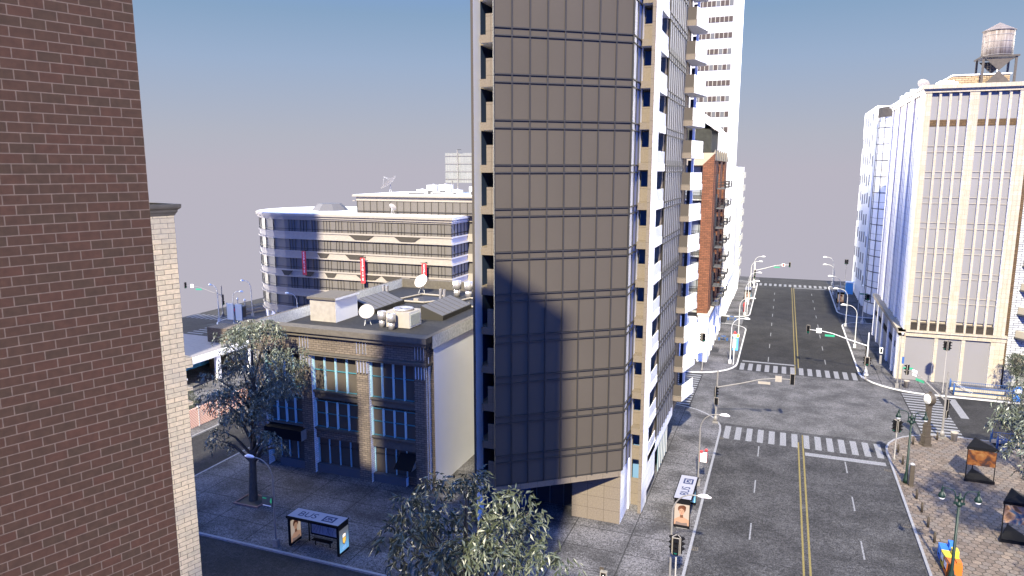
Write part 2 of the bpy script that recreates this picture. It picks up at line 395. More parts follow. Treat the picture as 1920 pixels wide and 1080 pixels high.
def kids(o): return KIDS.get(o.name, [])
def dup(o, loc=None, rz=None, label=None, group=None, scale=None, parent=None):
    c = o.copy(); COL.objects.link(c)
    if parent: c.parent = parent
    for ch in [x for x in bpy.data.objects if x.parent == o]:
        dup(ch, parent=c)
    if loc: c.location = loc
    if rz is not None: c.rotation_euler = (0, 0, rz)
    if scale: c.scale = (scale,) * 3
    if label: c['label'] = label
    if group: c['group'] = group
    return c

def text_mb(txt, size, xform, name, m, parent, thick=.004, align='CENTER'):
    cu = bpy.data.curves.new('t', 'FONT'); cu.body = txt; cu.size = size; cu.align_x = align; cu.align_y = 'CENTER'; cu.extrude = thick
    tmp = bpy.data.objects.new('t', cu); COL.objects.link(tmp)
    bpy.context.view_layer.update()
    me = bpy.data.meshes.new_from_object(tmp.evaluated_get(bpy.context.evaluated_depsgraph_get()))
    bpy.data.objects.remove(tmp)
    me.transform(xform); me.name = name; me.materials.clear(); me.materials.append(m)
    o = bpy.data.objects.new(name, me); COL.objects.link(o); o.parent = parent
    return o

# ============================================================ GROUND, STREETS
def rpoly(pts):
    """pts: (x, y, radius) counter-clockwise; returns the outline with rounded corners"""
    out = []; n = len(pts)
    for i, (x, y, r) in enumerate(pts):
        if r <= 0: out.append((x, y)); continue
        p = Vector((x, y)); a = (Vector(pts[i - 1][:2]) - p).normalized(); b = (Vector(pts[(i + 1) % n][:2]) - p).normalized()
        c = p + (a + b) * r
        a0 = math.atan2(*(p + a * r - c).yx); a1 = math.atan2(*(p + b * r - c).yx)
        d = (a1 - a0 + math.pi) % (2 * math.pi) - math.pi
        for k in range(9):
            t = a0 + d * k / 8
            out.append((c.x + math.cos(t) * r, c.y + math.sin(t) * r))
    return out
ZR = -.13
g = MB(); g.box(-107.3, -45, -3, 70, 197, ZR); tag(g.build('road', M_ASPH), kind='structure')

def block(pts, m_top, name='sidewalk', kerbm=M_KERB):
    o = rpoly(pts); n = len(o)
    b = MB()
    inner = []
    for i in range(n):
        p = Vector(o[i]); a = Vector(o[i - 1]); c = Vector(o[(i + 1) % n])
        d1 = (p - a).normalized(); d2 = (c - p).normalized(); t = (d1 + d2).normalized(); nrm = Vector((-t.y, t.x))
        inner.append(tuple(p + nrm * .2 / max(.5, t.dot(d1))))
    b.prism(inner, ZR, 0)
    tag(b.build(name, m_top), kind='structure')
    k = MB()
    for i in range(n):
        j = (i + 1) % n; A, B, Ci, D = o[i], o[j], inner[j], inner[i]
        k.add([(A[0], A[1], ZR), (B[0], B[1], ZR), (A[0], A[1], .004), (B[0], B[1], .004), (Ci[0], Ci[1], .004), (D[0], D[1], .004), (Ci[0], Ci[1], -.02), (D[0], D[1], -.02)],
              [(0, 1, 3, 2), (2, 3, 4, 5), (5, 4, 6, 7)])
    tag(k.build('kerb', kerbm), kind='structure')
block([(-49.7, 39.3, 0), (-5, 39.3, 0), (-5, 84.2, 7.2), (-49.7, 84.2, 3)], M_WALK)
block([(-49.7, -44, 0), (-5, -44, 0), (-5, 24.3, 3), (-49.7, 24.3, 3)], M_WALK)
block([(-98, -44, 0), (-57.4, -44, 0), (-57.4, 84.2, 4), (-98, 84.2, 4)], M_WALK)
block([(-98, 98.8, 4.5), (-5, 98.8, 7), (-5, 133.8, 4.3), (-98, 133.8, 0)], M_WALK, kerbm=M_KERBW)
block([(-98, 141, 0), (-5, 141, 3.2), (-5, 188, 4), (-98, 188, 0)], M_WALK, kerbm=M_KERBW)
block([(11, -44, 0), (69, -44, 0), (69, 83.8, 0), (11, 83.8, 7)], M_PAVER)
block([(11, 99.2, 7.5), (69, 99.2, 0), (69, 143.2, 0), (11, 143.2, 4)], M_WALK, kerbm=M_KERBW)
block([(11, 148.7, 5), (69, 148.7, 0), (69, 188.5, 0), (11, 188.5, 4)], M_WALK, kerbm=M_KERBW)

def paint(name, rects, m=M_PAINT, rz=None):
    b = MB(); rr = random.Random(3)
    for x0, y0, x1, y1 in rects: b.box(x0, y0, ZR, x1, y1, ZR + .006)
    tag(b.build(name, m), kind='structure')
for y0, y1 in ((74.95, 78.85), (103.0, 106.75), (182.9, 186.5)):
    paint('crosswalk_marking', [(-4.66 + 1.135 * k, y0, -4.66 + 1.135 * k + .6, y1) for k in range(14)])
paint('crosswalk_marking', [(15.35, 83.9 + 1.04 * k, 19.3, 83.9 + 1.04 * k + .55) for k in range(15)])
paint('crosswalk_marking', [(-13.3, 84.7 + 1.0 * k, -9.35, 84.7 + 1.0 * k + .52) for k in range(14)])
paint('crosswalk_marking', [(-96.3, 86.2 + 1.3 * k, -93.0, 86.2 + 1.3 * k + .5) for k in range(10)])
paint('crosswalk_marking', [(-106.8 + 1.15 * k, 102.8, -106.8 + 1.15 * k + .5, 106.3) for k in range(8)])
paint('crosswalk_marking', [(-9.0, 134.4 + .75 * k, -6.0, 134.4 + .75 * k + .36) for k in range(9)])
paint('crosswalk_marking', [(12.0, 143.6 + .7 * k, 15.6, 143.6 + .7 * k + .34) for k in range(8)])
paint('stop_line', [(3.4, 73.0, 10.65, 73.85), (-4.5, 107.7, 2.9, 108.35), (3.2, 181.2, 10.3, 181.9), (20.35, 91.0, 21.2, 98.5), (-15.3, 84.5, -14.5, 91.2)])
da = []
for y0, n in ((2, 0),):
    pass
for k in range(-3, 9): da += [(-1.06, 71.1 - 8.62 * (8 - k) + 0, -.94, 73.9 - 8.62 * (8 - k))] if k < 9 else []
for k in range(-3, 9): da += [(6.94, 69.9 - 8.0 * (8 - k), 7.06, 72.7 - 8.0 * (8 - k))]
for k in range(8): da += [(-.96, 108.8 + 8.75 * k, -.84, 111.7 + 8.75 * k), (6.94, 110.2 + 8.75 * k, 7.06, 113.0 + 8.75 * k)]
for k in range(8): da += [(25 + 6.0 * k, 91.2, 28 + 6 * k, 91.35)]
paint('lane_line', da)
paint('centre_line', [(2.74, -44, 2.88, 76.5), (3.18, -44, 3.33, 78.8), (2.74, 103.2, 2.88, 181.5), (3.18, 106.6, 3.33, 181.5)], M_YEL)
b = MB(); b.box(-10.2, 111.3, 0, -8.3, 113.9, .012); tag(b.build('pavement_grate', M_SLOT), 'dark square pavement grate beside the white street-level pillars', 'grate')
b = MB(); b.box(12.9, 116.5, 0, 14.6, 119.6, .012); tag(b.build('pavement_grate', M_SLOT), 'dark square pavement grate beside the cream corner tower', 'grate')
for x, y, l in ((-4.9, 51.0, 'small drain cover in the gutter by the advert-ended bus shelter'), (-4.9, 74.9, 'small drain cover in the gutter at the near crosswalk, tower side'), (10.6, 60.6, 'small drain cover in the gutter beside the plaza posts'), (10.7, 72.0, 'small drain cover in the gutter near the plaza corner')):
    b = MB(x and (x, y, 0)); b.box(-.35, -.25, ZR, .35, .25, ZR + .02)
    for k in range(5): b.box(-.3 + .13 * k, -.2, ZR + .02, -.24 + .13 * k, .2, ZR + .03, 1)
    tag(b.build('drain_cover', [M_CORN, M_SLOT]), l, 'drain cover', 'drain covers along the avenue gutters')

# paler asphalt sheet over the crossing
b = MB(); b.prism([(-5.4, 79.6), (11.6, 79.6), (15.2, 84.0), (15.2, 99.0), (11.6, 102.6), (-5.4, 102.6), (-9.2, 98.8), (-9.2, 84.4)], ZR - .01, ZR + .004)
m_ = ground_mat('paler_crossing_asphalt', (.012, .012, .0125), (.115, .111, .112), speck=.6, stain=.5); tag(b.build('junction', m_), kind='structure')
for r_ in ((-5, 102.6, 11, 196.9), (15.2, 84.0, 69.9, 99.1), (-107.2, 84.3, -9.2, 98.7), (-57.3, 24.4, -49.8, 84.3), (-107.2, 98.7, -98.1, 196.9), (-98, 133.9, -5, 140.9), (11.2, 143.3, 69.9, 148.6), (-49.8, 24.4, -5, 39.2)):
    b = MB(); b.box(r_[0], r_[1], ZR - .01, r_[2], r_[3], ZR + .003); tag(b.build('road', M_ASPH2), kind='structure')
# ============================================================ LEFT BRICK BUILDINGS (rotated against the grid)
AZ = R(-17.0)                        # their street runs 17 degrees to the right of the avenue
def rotbld(corner, wid, dep, h, name, label, m, extra=None):
    """local frame: x to the right (east face at x=0), y along the street; the building lies at x<0, y<0"""
    root = thing(name, label, 'building', (corner[0], corner[1], 0), AZ)
    b = MB(); b.box(-wid, -dep, -.1, 0, 0, h); b.build('wall', m, root)
    return root
red = rotbld((-9.29, 8.4), 7.2, 9, 51.4, 'brick_building', 'tall dark red brick building with a blank wall close to the camera', M_REDBRICK)
b = MB(); b.box(-7.4, -9.2, 51.4, .2, .2, 52.0); b.build('cornice', M_CORN, red)
crm = rotbld((-19.86, 18.95), 12, 22, 26.5, 'brick_building', 'cream brick building with a moulded brown cornice, behind the dark red one', M_CREAM)
b = MB()
prof = [(0, 26.42), (.03, 26.44), (.05, 26.5), (.09, 26.55), (.1, 26.62), (.17, 26.68), (.19, 26.73), (.19, 26.82), (0, 26.82)]
for (a0, b0), (a1, b1) in zip(prof, prof[1:]):
    b.add([(a0, -22, b0), (a0, a0, b0), (a1, a1, b1), (a1, -22, b1), (-12, a0, b0), (-12, a1, b1)], [(0, 1, 2, 3), (1, 4, 5, 2)])
b.build('cornice', M_CORN, crm)
b = MB(); b.box(-12, -22, 26.5, -.01, -.01, 26.7); b.build('roof', M_ROOF, crm)
for z, d, e in ((20.9, .55, .62), (20.05, .42, .2), (19.5, .36, .2)):
    b = MB(); b.box(-.5, 0.002, z, -.02, d * .5, z + e * .6, 0); b.build('brick_corbel', M_CREAM, crm)
# unseen blocks added left of the picture to shade the street
t = thing('shade_block', 'unseen tan block added left of the dark red building to cast shade', 'building', (-36.8, 3, 0))
b = MB(); b.box(-9, -9, 0, 7.4, 9, 40.8); b.build('wall', M_TAN, t)
b = MB(); b.box(-9.3, -9.3, 40.8, 7.6, 9.3, 41.5); b.build('cornice', M_CORN, t)  # top edge of the added shade block
b = MB(); b.lathe([(0, 0), (2.4, 0), (2.4, 1.2), (0, 2.2)], (5.0, 6, 42.2)); b.tube([(5.0, 6, 41.4), (5.0, 6, 42.6)], 1.6); b.build('shade_tank', M_BRONZE, t)  # tank added for the arched top of the shadow
t = thing('shade_slab', 'unseen slim slab added south of the cream brick building to cast shade', 'building', (-22.8, -5, 0))
b = MB(); b.box(-2.4, -5, 0, 2.35, 5, 60.5); b.build('wall', M_PALE, t)
t = thing('shade_tower', 'unseen pale tower added on the west block to shade the curved building', 'building', (-82, 42, 0))
b = MB(); b.box(-10, -8, 0, 12.5, 8, 69); b.build('wall', M_PALE, t)
for k in range(18):
    b = MB(); b.box(-9, 8.01, 3 + 3.6 * k, 11, 8.08, 5 + 3.6 * k); b.build('window_band', M_GLASS, t)
b = MB(); b.box(-22, -8, 0, -10.02, 8, 47); b.build('wing', M_PALE, t)

# ============================================================ SMALL CORNER BUILDING (three bays)
def small_building():
    t = thing('corner_building', 'three-storey tan brick building with pale blue window frames and a flat rooftop', 'building', (0, 0, 0))
    X0, X1, Y0, Y1, ZT = -46.2, -27.4, 52.0, 80.3, 13.55
    P = [(-46.2, -44.9), (-40.75, -39.55), (-34.7, -33.45), (-28.9, -27.75)]      # pilaster spans
    b = MB(); b.box(X0 + .15, Y0 + .85, 0, X1 - .02, Y1, 12.9, 0, mx=1); b.build('wall', [M_TAN, M_WHITE], t)  # east face painted white in place of the light on it
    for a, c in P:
        b = MB(); b.box(a, Y0, 0, c, Y0 + .86, 11.6, 0, mx=1); b.build('pilaster', [M_TAN, M_TAN_LIT], t)
        for z0, z1, n in ((10.25, 11.35, 3), (12.0, 13.1, 3)):
            for k in range(n + 1):
                x = a + .08 + (c - a - .3) * k / n; cap = MB()
                cap.box(x, Y0 - .2, z0, x + .14, Y0 - .005, z1, 0, mx=1); cap.build('bracket', [M_CORN, M_WHITE], t)  # bracket sides white, as if lit from the side
    # right return of the facade: strip with side light painted white, then a dark gutter groove
    b = MB(); b.box(X1 - .33, Y0 + .25, 0, X1 - .24, Y0 + .4, 12.2, 0, mx=1); b.build('drainpipe', [M_TAN, M_WHITE], t)
    # cornices
    b = MB(); b.box(X0 - .1, Y0 - .12, 11.6, X1 - .25, Y0 + .86, 13.2, 0); b.build('frieze', [M_TAN], t)
    b = MB(); b.box(X0 - .2, Y0 - .32, 11.42, X1 - .1, Y0 + .84, 11.62); b.box(X0 - .2, Y0 - .42, 11.62, X1 - .1, Y0 - .125, 11.78); b.build('lower_cornice', M_CORN, t)
    b = MB(); b.box(X0 - .25, Y0 - .5, 13.2, X1 - .05, Y0 + .3, 13.55); b.box(X0 - .4, Y0 - .75, 13.55, X1 + .1, Y0 + .35, 13.95); b.box(X0 - .4, Y0 - .75, 13.95, X1 + .1, Y0 + .5, 14.05); b.build('cornice', M_CORN, t)
    # parapets
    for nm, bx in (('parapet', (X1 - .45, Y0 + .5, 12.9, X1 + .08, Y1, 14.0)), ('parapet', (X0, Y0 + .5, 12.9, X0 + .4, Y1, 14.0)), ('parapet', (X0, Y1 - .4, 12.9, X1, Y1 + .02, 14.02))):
        b = MB(); b.box(*bx, 0, mx=1, mt=2); b.build(nm, [mat('parapet_shade_concrete', (.085, .075, .062), col2=(.06, .052, .043), nscale=4), mat('parapet_side_lit_concrete', (.62, .62, .60), col2=(.36, .37, .36), nscale=5), M_CORN], t)  # dark and pale copies of one concrete, side light in the colour
    b = MB(); b.box(X0 + .4, Y0 + .5, 12.89, X1 - .4, Y1 - .4, 12.95); b.build('roof', M_ROOF, t)
    # windows
    for i in range(3):
        a, c = P[i][1], P[i + 1][0]
        for z0, z1, mid in ((8.0, 11.3, 9.9), (4.45, 7.0, 5.75)):
            w = MB(); w.box(a, Y0 + .48, z0, c, Y0 + .52, z1); w = w.build('window', M_GLASS, t)
            f = MB(); n = 4
            for k in range(n + 1):
                x = a + (c - a - .1) * k / n
                f.box(x, Y0 + .28, z0, x + .05, Y0 + .475, z1, 0, mx=1); f.box(x + .08, Y0 + .34, z0, x + .12, Y0 + .475, z1, 0, mx=1)
            f.box(a, Y0 + .38, mid, c, Y0 + .47, mid + .08, 2); f.box(a, Y0 + .38, z1 - .08, c, Y0 + .47, z1 - .01, 2); f.box(a, Y0 + .38, z0 + .01, c, Y0 + .47, z0 + .08, 2)
            f.build('window_frame', [M_BLUEF, mat('blue_frame_side_lit', (.55, .72, .76)), mat('teal_rail', (.03, .12, .15))], w)  # frame sides get a paler copy of the blue, as if lit
            s = MB(); s.box(a - .05, Y0 + .12, z0 - .16, c + .05, Y0 + .86, z0 - .02); s.box(a - .05, Y0 + .3, z0 - .34, c + .05, Y0 + .86, z0 - .16); s.build('sill', M_CORN, w)
        # brick spandrels with a plain slab band over the second row
        b = MB(); b.box(a, Y0 + .36, 7.2, c, Y0 + .82, 7.68); b.build('spandrel', M_CORN if i else M_TAN, t)
        b = MB(); b.box(a, Y0 + .38, 3.35, c, Y0 + .82, 4.15); b.build('spandrel', M_TAN if i < 2 else M_CORN, t)
        # shop window
        w = MB(); w.box(a, Y0 + .7, .85, c, Y0 + .8, 3.35); w = w.build('shop_window', M_GLASS, t)
        f = MB()
        for k in range(5):
            x = a + .05 + (c - a - .25) * k / 4
            f.box(x, Y0 + .55, .85, x + .07, Y0 + .7, 3.35, 0)
        f.box(a, Y0 + .6, 2.6, c, Y0 + .7, 2.67, 1); f.build('window_frame', [M_BLUEF, M_FRAME], w)
        e = c if i != 2 else c - 1.2
        s = MB(); s.box(a if i else a + 1.1, Y0 + .3, 0, e, Y0 + .72, .8, 0, mx=1); s.build('stall_riser', [mat('stall_riser_paint', (.06, .06, .065)), M_WHITE], t)  # riser side white, painted side light
    aw = MB(); aw.add([(-30.7, 51.2, 2.05), (-28.95, 51.2, 2.05), (-28.95, 52.5, 3.1), (-30.7, 52.5, 3.1), (-30.7, 52.5, 2.05), (-28.95, 52.5, 2.05)],
                      [(0, 1, 2, 3), (1, 5, 2), (0, 3, 4), (0, 4, 5, 1)], [0, 1, 1, 0]); aw.build('awning', [M_BLACK, M_PALE], t)
    aw = MB(); aw.box(-44.6, 51.2, 3.2, -40.4, 52.3, 4.2, 0, mx=1); aw.build('canopy', [M_BLACK, M_PALE], t)
    # roof hut
    h = MB(); h.box(-44.1, 58.3, 12.95, -41.05, 62.2, 15.2, 0, mx=1); h = h.build('stair_hut', [M_PALE, M_WHITE], t)  # hut side white, painted side light
    c = MB(); c.box(-44.3, 58.1, 15.2, -40.9, 62.4, 15.42, 0, mx=1); c.build('roof_slab', [M_CORN, M_WHITE], h)
    for x0, y0, y1 in ((-42.6, 63.4, 69.6), (-34.4, 62.9, 69.9)):
        x1 = x0 + 2.9
        m = MB(); m.add([(x0, y0, 12.9), (x1, y0, 12.9), (x1, y0, 13.4), (x0 + .4, y0, 14.32), (x0, y1, 12.9), (x1, y1, 12.9), (x1, y1, 13.4), (x0 + .4, y1, 14.32)],
                        [(0, 1, 2, 3), (1, 5, 6, 2), (2, 6, 7, 3), (5, 4, 7, 6), (4, 0, 3, 7)]); m = m.build('skylight', mat('skylight_curb', (.022, .02, .017)), t)
        n = 6
        for k in range(n):
            a = y0 + .05 + (y1 - y0 - .1) * k / n; c2 = y0 + .05 + (y1 - y0 - .1) * (k + 1) / n - .17
            p = MB(); dz = .03; p.add([(x1 - .05, a, 13.43 + dz), (x1 - .05, c2, 13.43 + dz), (x0 + .45, c2, 14.3 + dz), (x0 + .45, a, 14.3 + dz), (x1 - .05, a, 13.38), (x1 - .05, c2, 13.38), (x0 + .45, c2, 14.25), (x0 + .45, a, 14.25)],
                                     [(0, 1, 2, 3), (4, 5, 1, 0), (5, 6, 2, 1), (6, 7, 3, 2), (7, 4, 0, 3)]); p.build('pane', M_SKYL, m)
    # light well with a pale rim
    for cx, cy in ((-38.8, 72.6), (-32.2, 72.2)):
        o = [(cx - 2.7, cy - 2.2), (cx + 1.2, cy - 2.2), (cx + 2.9, cy), (cx + 1.4, cy + 2.4), (cx - 1.6, cy + 2.6)]
        wl = MB(); wl.prism(o, 12.9, 12.99); wl = wl.build('light_well', M_DARKG, t)
        r = MB()
        for k in range(5):
            A = Vector((*o[k], 13.12)); B = Vector((*o[(k + 1) % 5], 13.12)); r.tube([A, B], .13, 4)
        r.box(cx - .5, cy - 1.6, 12.95, cx + .1, cy - 1.3, 13.35); r.build('rim', M_PALE, wl)
    return t
small_building()

def sat_dish(loc, rz, r, label, tilt=35):
    t = thing('satellite_dish', label, 'satellite dish', loc, rz, 'satellite dishes on the rooftops')
    pr = [(r * k / 6, .22 * r * (k / 6) ** 2) for k in range(7)]
    b = MB(); b.T = Matrix.Translation((0, 0, r + .55)) @ Matrix.Rotation(R(90 - tilt), 4, 'X')
    n = 20; v = []; f = []
    for q, z in pr:
        for k in range(n): v.append((max(q, .001) * math.cos(2 * math.pi * k / n), max(q, .001) * math.sin(2 * math.pi * k / n), z))
    for i in range(6):
        for k in range(n): f.append((i * n + k, i * n + (k + 1) % n, (i + 1) * n + (k + 1) % n, (i + 1) * n + k))
    b.add(v, f, 0, True); d = b.build('reflector', M_PALEW, t)
    a = MB(); a.T = b.T
    for k in (0, 1, 2):
        q = 2 * math.pi * k / 3 + .5; a.tube([(r * .85 * math.cos(q), r * .85 * math.sin(q), .18 * r), (0, 0, r * .9)], .018, 4)
    a.build('feed_arm', M_METALW, t)
    l = MB()
    for k in range(3):
        q = 2 * math.pi * k / 3; l.tube([(0, .1, r + .5), (.42 * math.cos(q), .42 * math.sin(q), 0)], .03, 5)
    l.build('tripod', M_METALW, t)
    return t
M_PALEW = mat('dish_enamel', (.33, .30, .28), rough=.5)
sat_dish((-37.6, 58.5, 12.95), R(25), .75, 'pale satellite dish behind the front parapet of the tan brick roof')
sat_dish((-41.2, 76.6, 12.95), R(-10), .9, 'pale satellite dish at the back of the tan brick roof, by the light well')
def vent(loc, label, s=1.0):
    t = thing('roof_vent', label, 'roof vent', loc, 0, 'steel vent stacks on the tan brick roof', s)
    b = MB(); b.lathe([(.3, 0), (.3, .75)], n=18); b.build('duct', M_STEEL, t)
    b = MB(); b.lathe([(.30, .72), (.42, .76), (.42, 1.55), (.36, 1.55), (.36, 1.3)], n=18); b.build('hood', M_STEEL, t)
vent((-35.75, 58.3, 12.95), 'stout steel vent stack between the dish and the big air conditioner')
vent((-34.3, 57.6, 12.95), 'stout steel vent stack directly in front of the big air conditioner')
vent((-36.1, 76.0, 12.95), 'taller steel vent stack at the back parapet, beside its twin', 1.25)
vent((-34.5, 75.8, 12.95), 'steel vent stack at the back parapet nearest the glass tower', 1.25)
for x, y, l in ((-45.0, 73.6, 'pair of thin grey flues behind the long skylight by the hut'), (-37.2, 73.4, 'pair of thin grey flues behind the skylight nearest the glass tower')):
    b = MB((x, y, 12.9)); b.box(0, 0, 0, .22, .3, 1.3); b.box(.5, 0, 0, .72, .3, 1.25); b.box(0, -.02, 0, .72, .3, .1)
    tag(b.build('flue', M_STEEL), l, 'flue', 'paired flues on the tan brick roof')
def ac_unit(loc, dx, dy, dz, label):
    t = thing('air_conditioner', label, 'air conditioner', loc)
    b = MB(); b.box(-dx, -dy, .06, 0, dy, dz, 0, mx=1); b.build('casing', [M_AC, mat('ac_enamel_side_lit', (.72, .72, .70))], t)  # casing side in a paler enamel that imitates side light
    b = MB(); b.lathe([(.95, 0), (1.02, .1), (.98, .2), (.86, .2), (.82, .04), (.01, .04)], (-dx / 2, 0, dz), n=28); b.build('fan_shroud', M_STEEL, t)
    b = MB()
    for k in range(5): b.box(-dx / 2 + .05, -.07, dz + .06, -dx / 2 + .8, .07, dz + .09) if k == 0 else b.add([(-dx / 2 + .8 * math.cos(k * 1.256 + e) * q, .8 * math.sin(k * 1.256 + e) * q, dz + .08) for q, e in ((.1, -.2), (1, -.1), (1, .1), (.1, .2))], [(0, 1, 2, 3)])
    b.build('fan', M_CORN, t)
    b = MB()
    for k in range(16): b.box(.004, -dy + .2 + (2 * dy - .4) * k / 16, .25, .03, -dy + .2 + (2 * dy - .4) * k / 16 + .06, dz - .25)
    b.build('louvre', mat('louvre_grey', (.30, .32, .31)), t)
ac_unit((-32.75, 59.45, 12.95), 2.55, 1.15, 1.6, 'large pale air conditioner with a round roof fan on the tan brick roof')

# ============================================================ GLASS TOWER
def tower():
    t = thing('glass_tower', 'tall apartment tower with a slanting bronze glass front and stacked balconies', 'building')
    PIT = 3.055; U0 = 6.95; ZT = 58.5
    A = Vector((-19.0, 46.15)); B = Vector((-10.8, 52.4)); d = (B - A).normalized(); nn = Vector((d.y, -d.x)); L = (B - A).length
    ang = math.atan2(d.y, d.x)
    b = MB(); b.prism([(-19.0, 46.15), (-10.8, 52.4), (-10.8, 55.2), (-19.2, 56.3)], 4.55, ZT); core = b.build('glass_core', M_FRAME, t)
    def wallpanes(o, ang, L, n, name, m, fm, z0=4.6, dep=.05, k0=-1, k1=17, mw=.06, proud=.15):
        """curtain wall along local x; every floor is one band of panes with its own framing"""
        for k in range(k0, k1):
            u = U0 + PIT * k; lo = max(z0, u); hi = u + PIT
            if hi < z0 + .3: continue
            p = MB((o[0], o[1], 0), ang)
            for j in range(n):
                a = L * j / n + mw; c = L * (j + 1) / n - mw * .3
                zb = lo + .04 if k > k0 else z0 + .1
                p.box(a, -dep, zb, c, 0, hi - .58)
                p.box(a, -dep, hi - .49, c, 0, hi - .05)
            pb = p.build(name, m, t)
            f = MB((o[0], o[1], 0), ang)
            f.box(0, -proud, hi - .58, L, -.001, hi - .50); f.box(0, -proud, hi - .055, L, -.001, hi + .02)
            for j in range(n + 1): f.box(max(0, L * j / n - .045), -proud + .02, lo, min(L, L * j / n + .045), -.001, hi)
            f.build('mullion_frame', fm, pb)
    wallpanes(A, ang, L, 8, 'glass_band', M_GLASS, M_FRAME)
    wallpanes(B, R(90), 2.8, 2, 'side_glass_band', M_GLASSW, M_FRAME)
    # ground-level piers under the overhang
    b = MB(); b.box(-14.8, 52.42, -.05, -10.82, 56.2, 4.55, 0, mx=1, mb=1); b.build('corner_pier', [M_CONC, M_CONC_LIT], t)
    b = MB(); b.add([(-19.0, 46.15, 4.54), (-10.8, 52.4, 4.54), (-10.8, 56, 4.54), (-19, 56, 4.54)], [(3, 2, 1, 0)])
    b.prism([(-19.05, 46.1), (-10.85, 52.35), (-10.85, 52.4), (-19.05, 46.5)], 4.1, 4.55); b.build('soffit', M_CONC, t)
    b = MB(); b.box(-22.5, 54.0, 0, -14.8, 56, 4.5); lob = b.build('lobby_glass', M_DARKG, t)
    b = MB()
    for k in range(7): b.box(-22 + 1.2 * k, 53.9, 0, -21.93 + 1.2 * k, 53.99, 4.5)
    b.box(-22.5, 53.92, 2.6, -14.85, 53.99, 2.68); b.build('mullion_frame', M_FRAME2, lob)
    # body behind
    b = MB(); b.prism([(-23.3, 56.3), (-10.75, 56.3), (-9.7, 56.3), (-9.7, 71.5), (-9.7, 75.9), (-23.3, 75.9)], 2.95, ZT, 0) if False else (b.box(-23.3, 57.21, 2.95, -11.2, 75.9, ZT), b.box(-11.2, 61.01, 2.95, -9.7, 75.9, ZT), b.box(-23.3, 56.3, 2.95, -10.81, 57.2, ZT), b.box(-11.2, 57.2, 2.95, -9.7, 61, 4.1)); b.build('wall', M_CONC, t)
    b = MB(); b.box(-23.3, 57, 0, -11.2, 74, 2.95); b.build('ground_floor', M_DARKG, t)
    # window stack between the glass and the fin
    b = MB(); b.box(-9.86, 54.78, 0, -9.58, 57.2, ZT, 0, mx=1); b.build('fin', [M_CONC, M_CONC_LIT], t)
    b = MB(); b.box(-10.79, 57.12, 0, -9.72, 57.2, ZT, 0); b.build('recess_back', M_SHBLUE, t)
    b = MB(); b.box(-10.67, 56.19, 0, -9.99, 56.27, 2.4); b.build('stack_wall', M_CONC, t)
    b = MB(); b.box(-10.79, 56.2, 0, -10.68, 56.28, ZT); b.build('stack_jamb', M_CONC, t)
    b = MB(); b.box(-9.98, 56.2, 0, -9.87, 56.28, ZT); b.build('stack_jamb', M_CONC, t)
    for k in range(0, 17):
        z = 27.87 + PIT * (k - 7.25 + .25)
        if z < 3.5: continue
        b = MB(); b.box(-10.79, 55.25, z + .1, -9.6, 56.19, z + .62, 0, mx=1, mb=1); b.build('slab_edge', [M_CONC, M_CONC_LIT], t)
        w = MB(); w.box(-10.67, 56.185, max(0, z - PIT + .62), -9.99, 56.27, z - 1.2); w.build('stack_wall', M_CONC, t)
        w = MB(); w.box(-10.67, 56.19, z - .02, -9.99, 57.1, z + .6); w.build('stack_lintel', M_CONC, t)
    b = MB(); b.box(-10.8, 55.25, 0, -10.72, 56.19, ZT); b.build('reveal', [M_WHITE], t)
    # east wall with loggias
    b = MB()
    X = -9.58
    for k in range(-1, 17):
        z = 27.87 + PIT * (k - 7)          # loggia head
        zl = z - 2.45                       # loggia foot
        b.box(X - .12, 57.2, max(2.95, z - PIT + .0), X, 61.0, zl, 0)
        b.box(X - .12, 57.2, z - PIT if z - PIT > 2.95 else 2.95, X, 57.3, z)
        g_ = MB(); g_.box(X - 1.6, 57.21, zl - .6, X - .13, 61.0, zl, 0, mb=1, mt=0); lg = g_.build('loggia_floor', [M_CONC, M_WHITE], t)  # underside white, light painted onto it
        g_ = MB(); g_.box(X - 1.6, 57.31, zl + .02, X - 1.55, 60.9, z - .02); g_.build('loggia_wall', M_SHBLUE, lg)
        q = MB(); q.box(X - 1.54, 60.75, zl + .01, X - .55, 60.95, z - .01, 0); q.build('end_wall_shaded', M_SHBLUE, lg)  # shaded part of the end wall, shade put into the blue
        q = MB(); q.box(X - .54, 60.6, zl + .01, X - .13, 60.95, z - .01, 0); q.build('end_wall_lit', M_CONC, lg)  # tan strip stands for the sunlit part of the end wall
        q = MB(); q.box(X - .1, 57.3, zl, X - .04, 60.95, zl + 1.0)
        for j in range(6): q.box(X - .04, 57.35 + .6 * j, zl, X - .02, 57.4 + .6 * j, zl + 1.0, 1)
        q.build('balustrade', [mat('pale_balustrade', (.50, .51, .53)), M_FRAME2], lg)
    b.box(X - .12, 57.2, 2.95, X, 71.5, 4.1, 0); b.build('east_wall', M_CONC_LIT, t)
    b = MB(); b.box(X - .1, 63.2, .2, X - .04, 68.5, 2.9); sh = b.build('shop_window', mat('teal_shop_glass', (.03, .10, .12), rough=.3), t)
    b = MB()
    for k in range(6): b.box(X - .04, 63.2 + k, .2, X, 63.28 + k, 2.9)
    b.build('window_frame', M_METALW, sh)
    wallpanes((X, 61.0), R(90), 10.5, 9, 'east_glass_band', [M_EASTG], M_FRAME, z0=4.15, mw=.16, proud=.12)
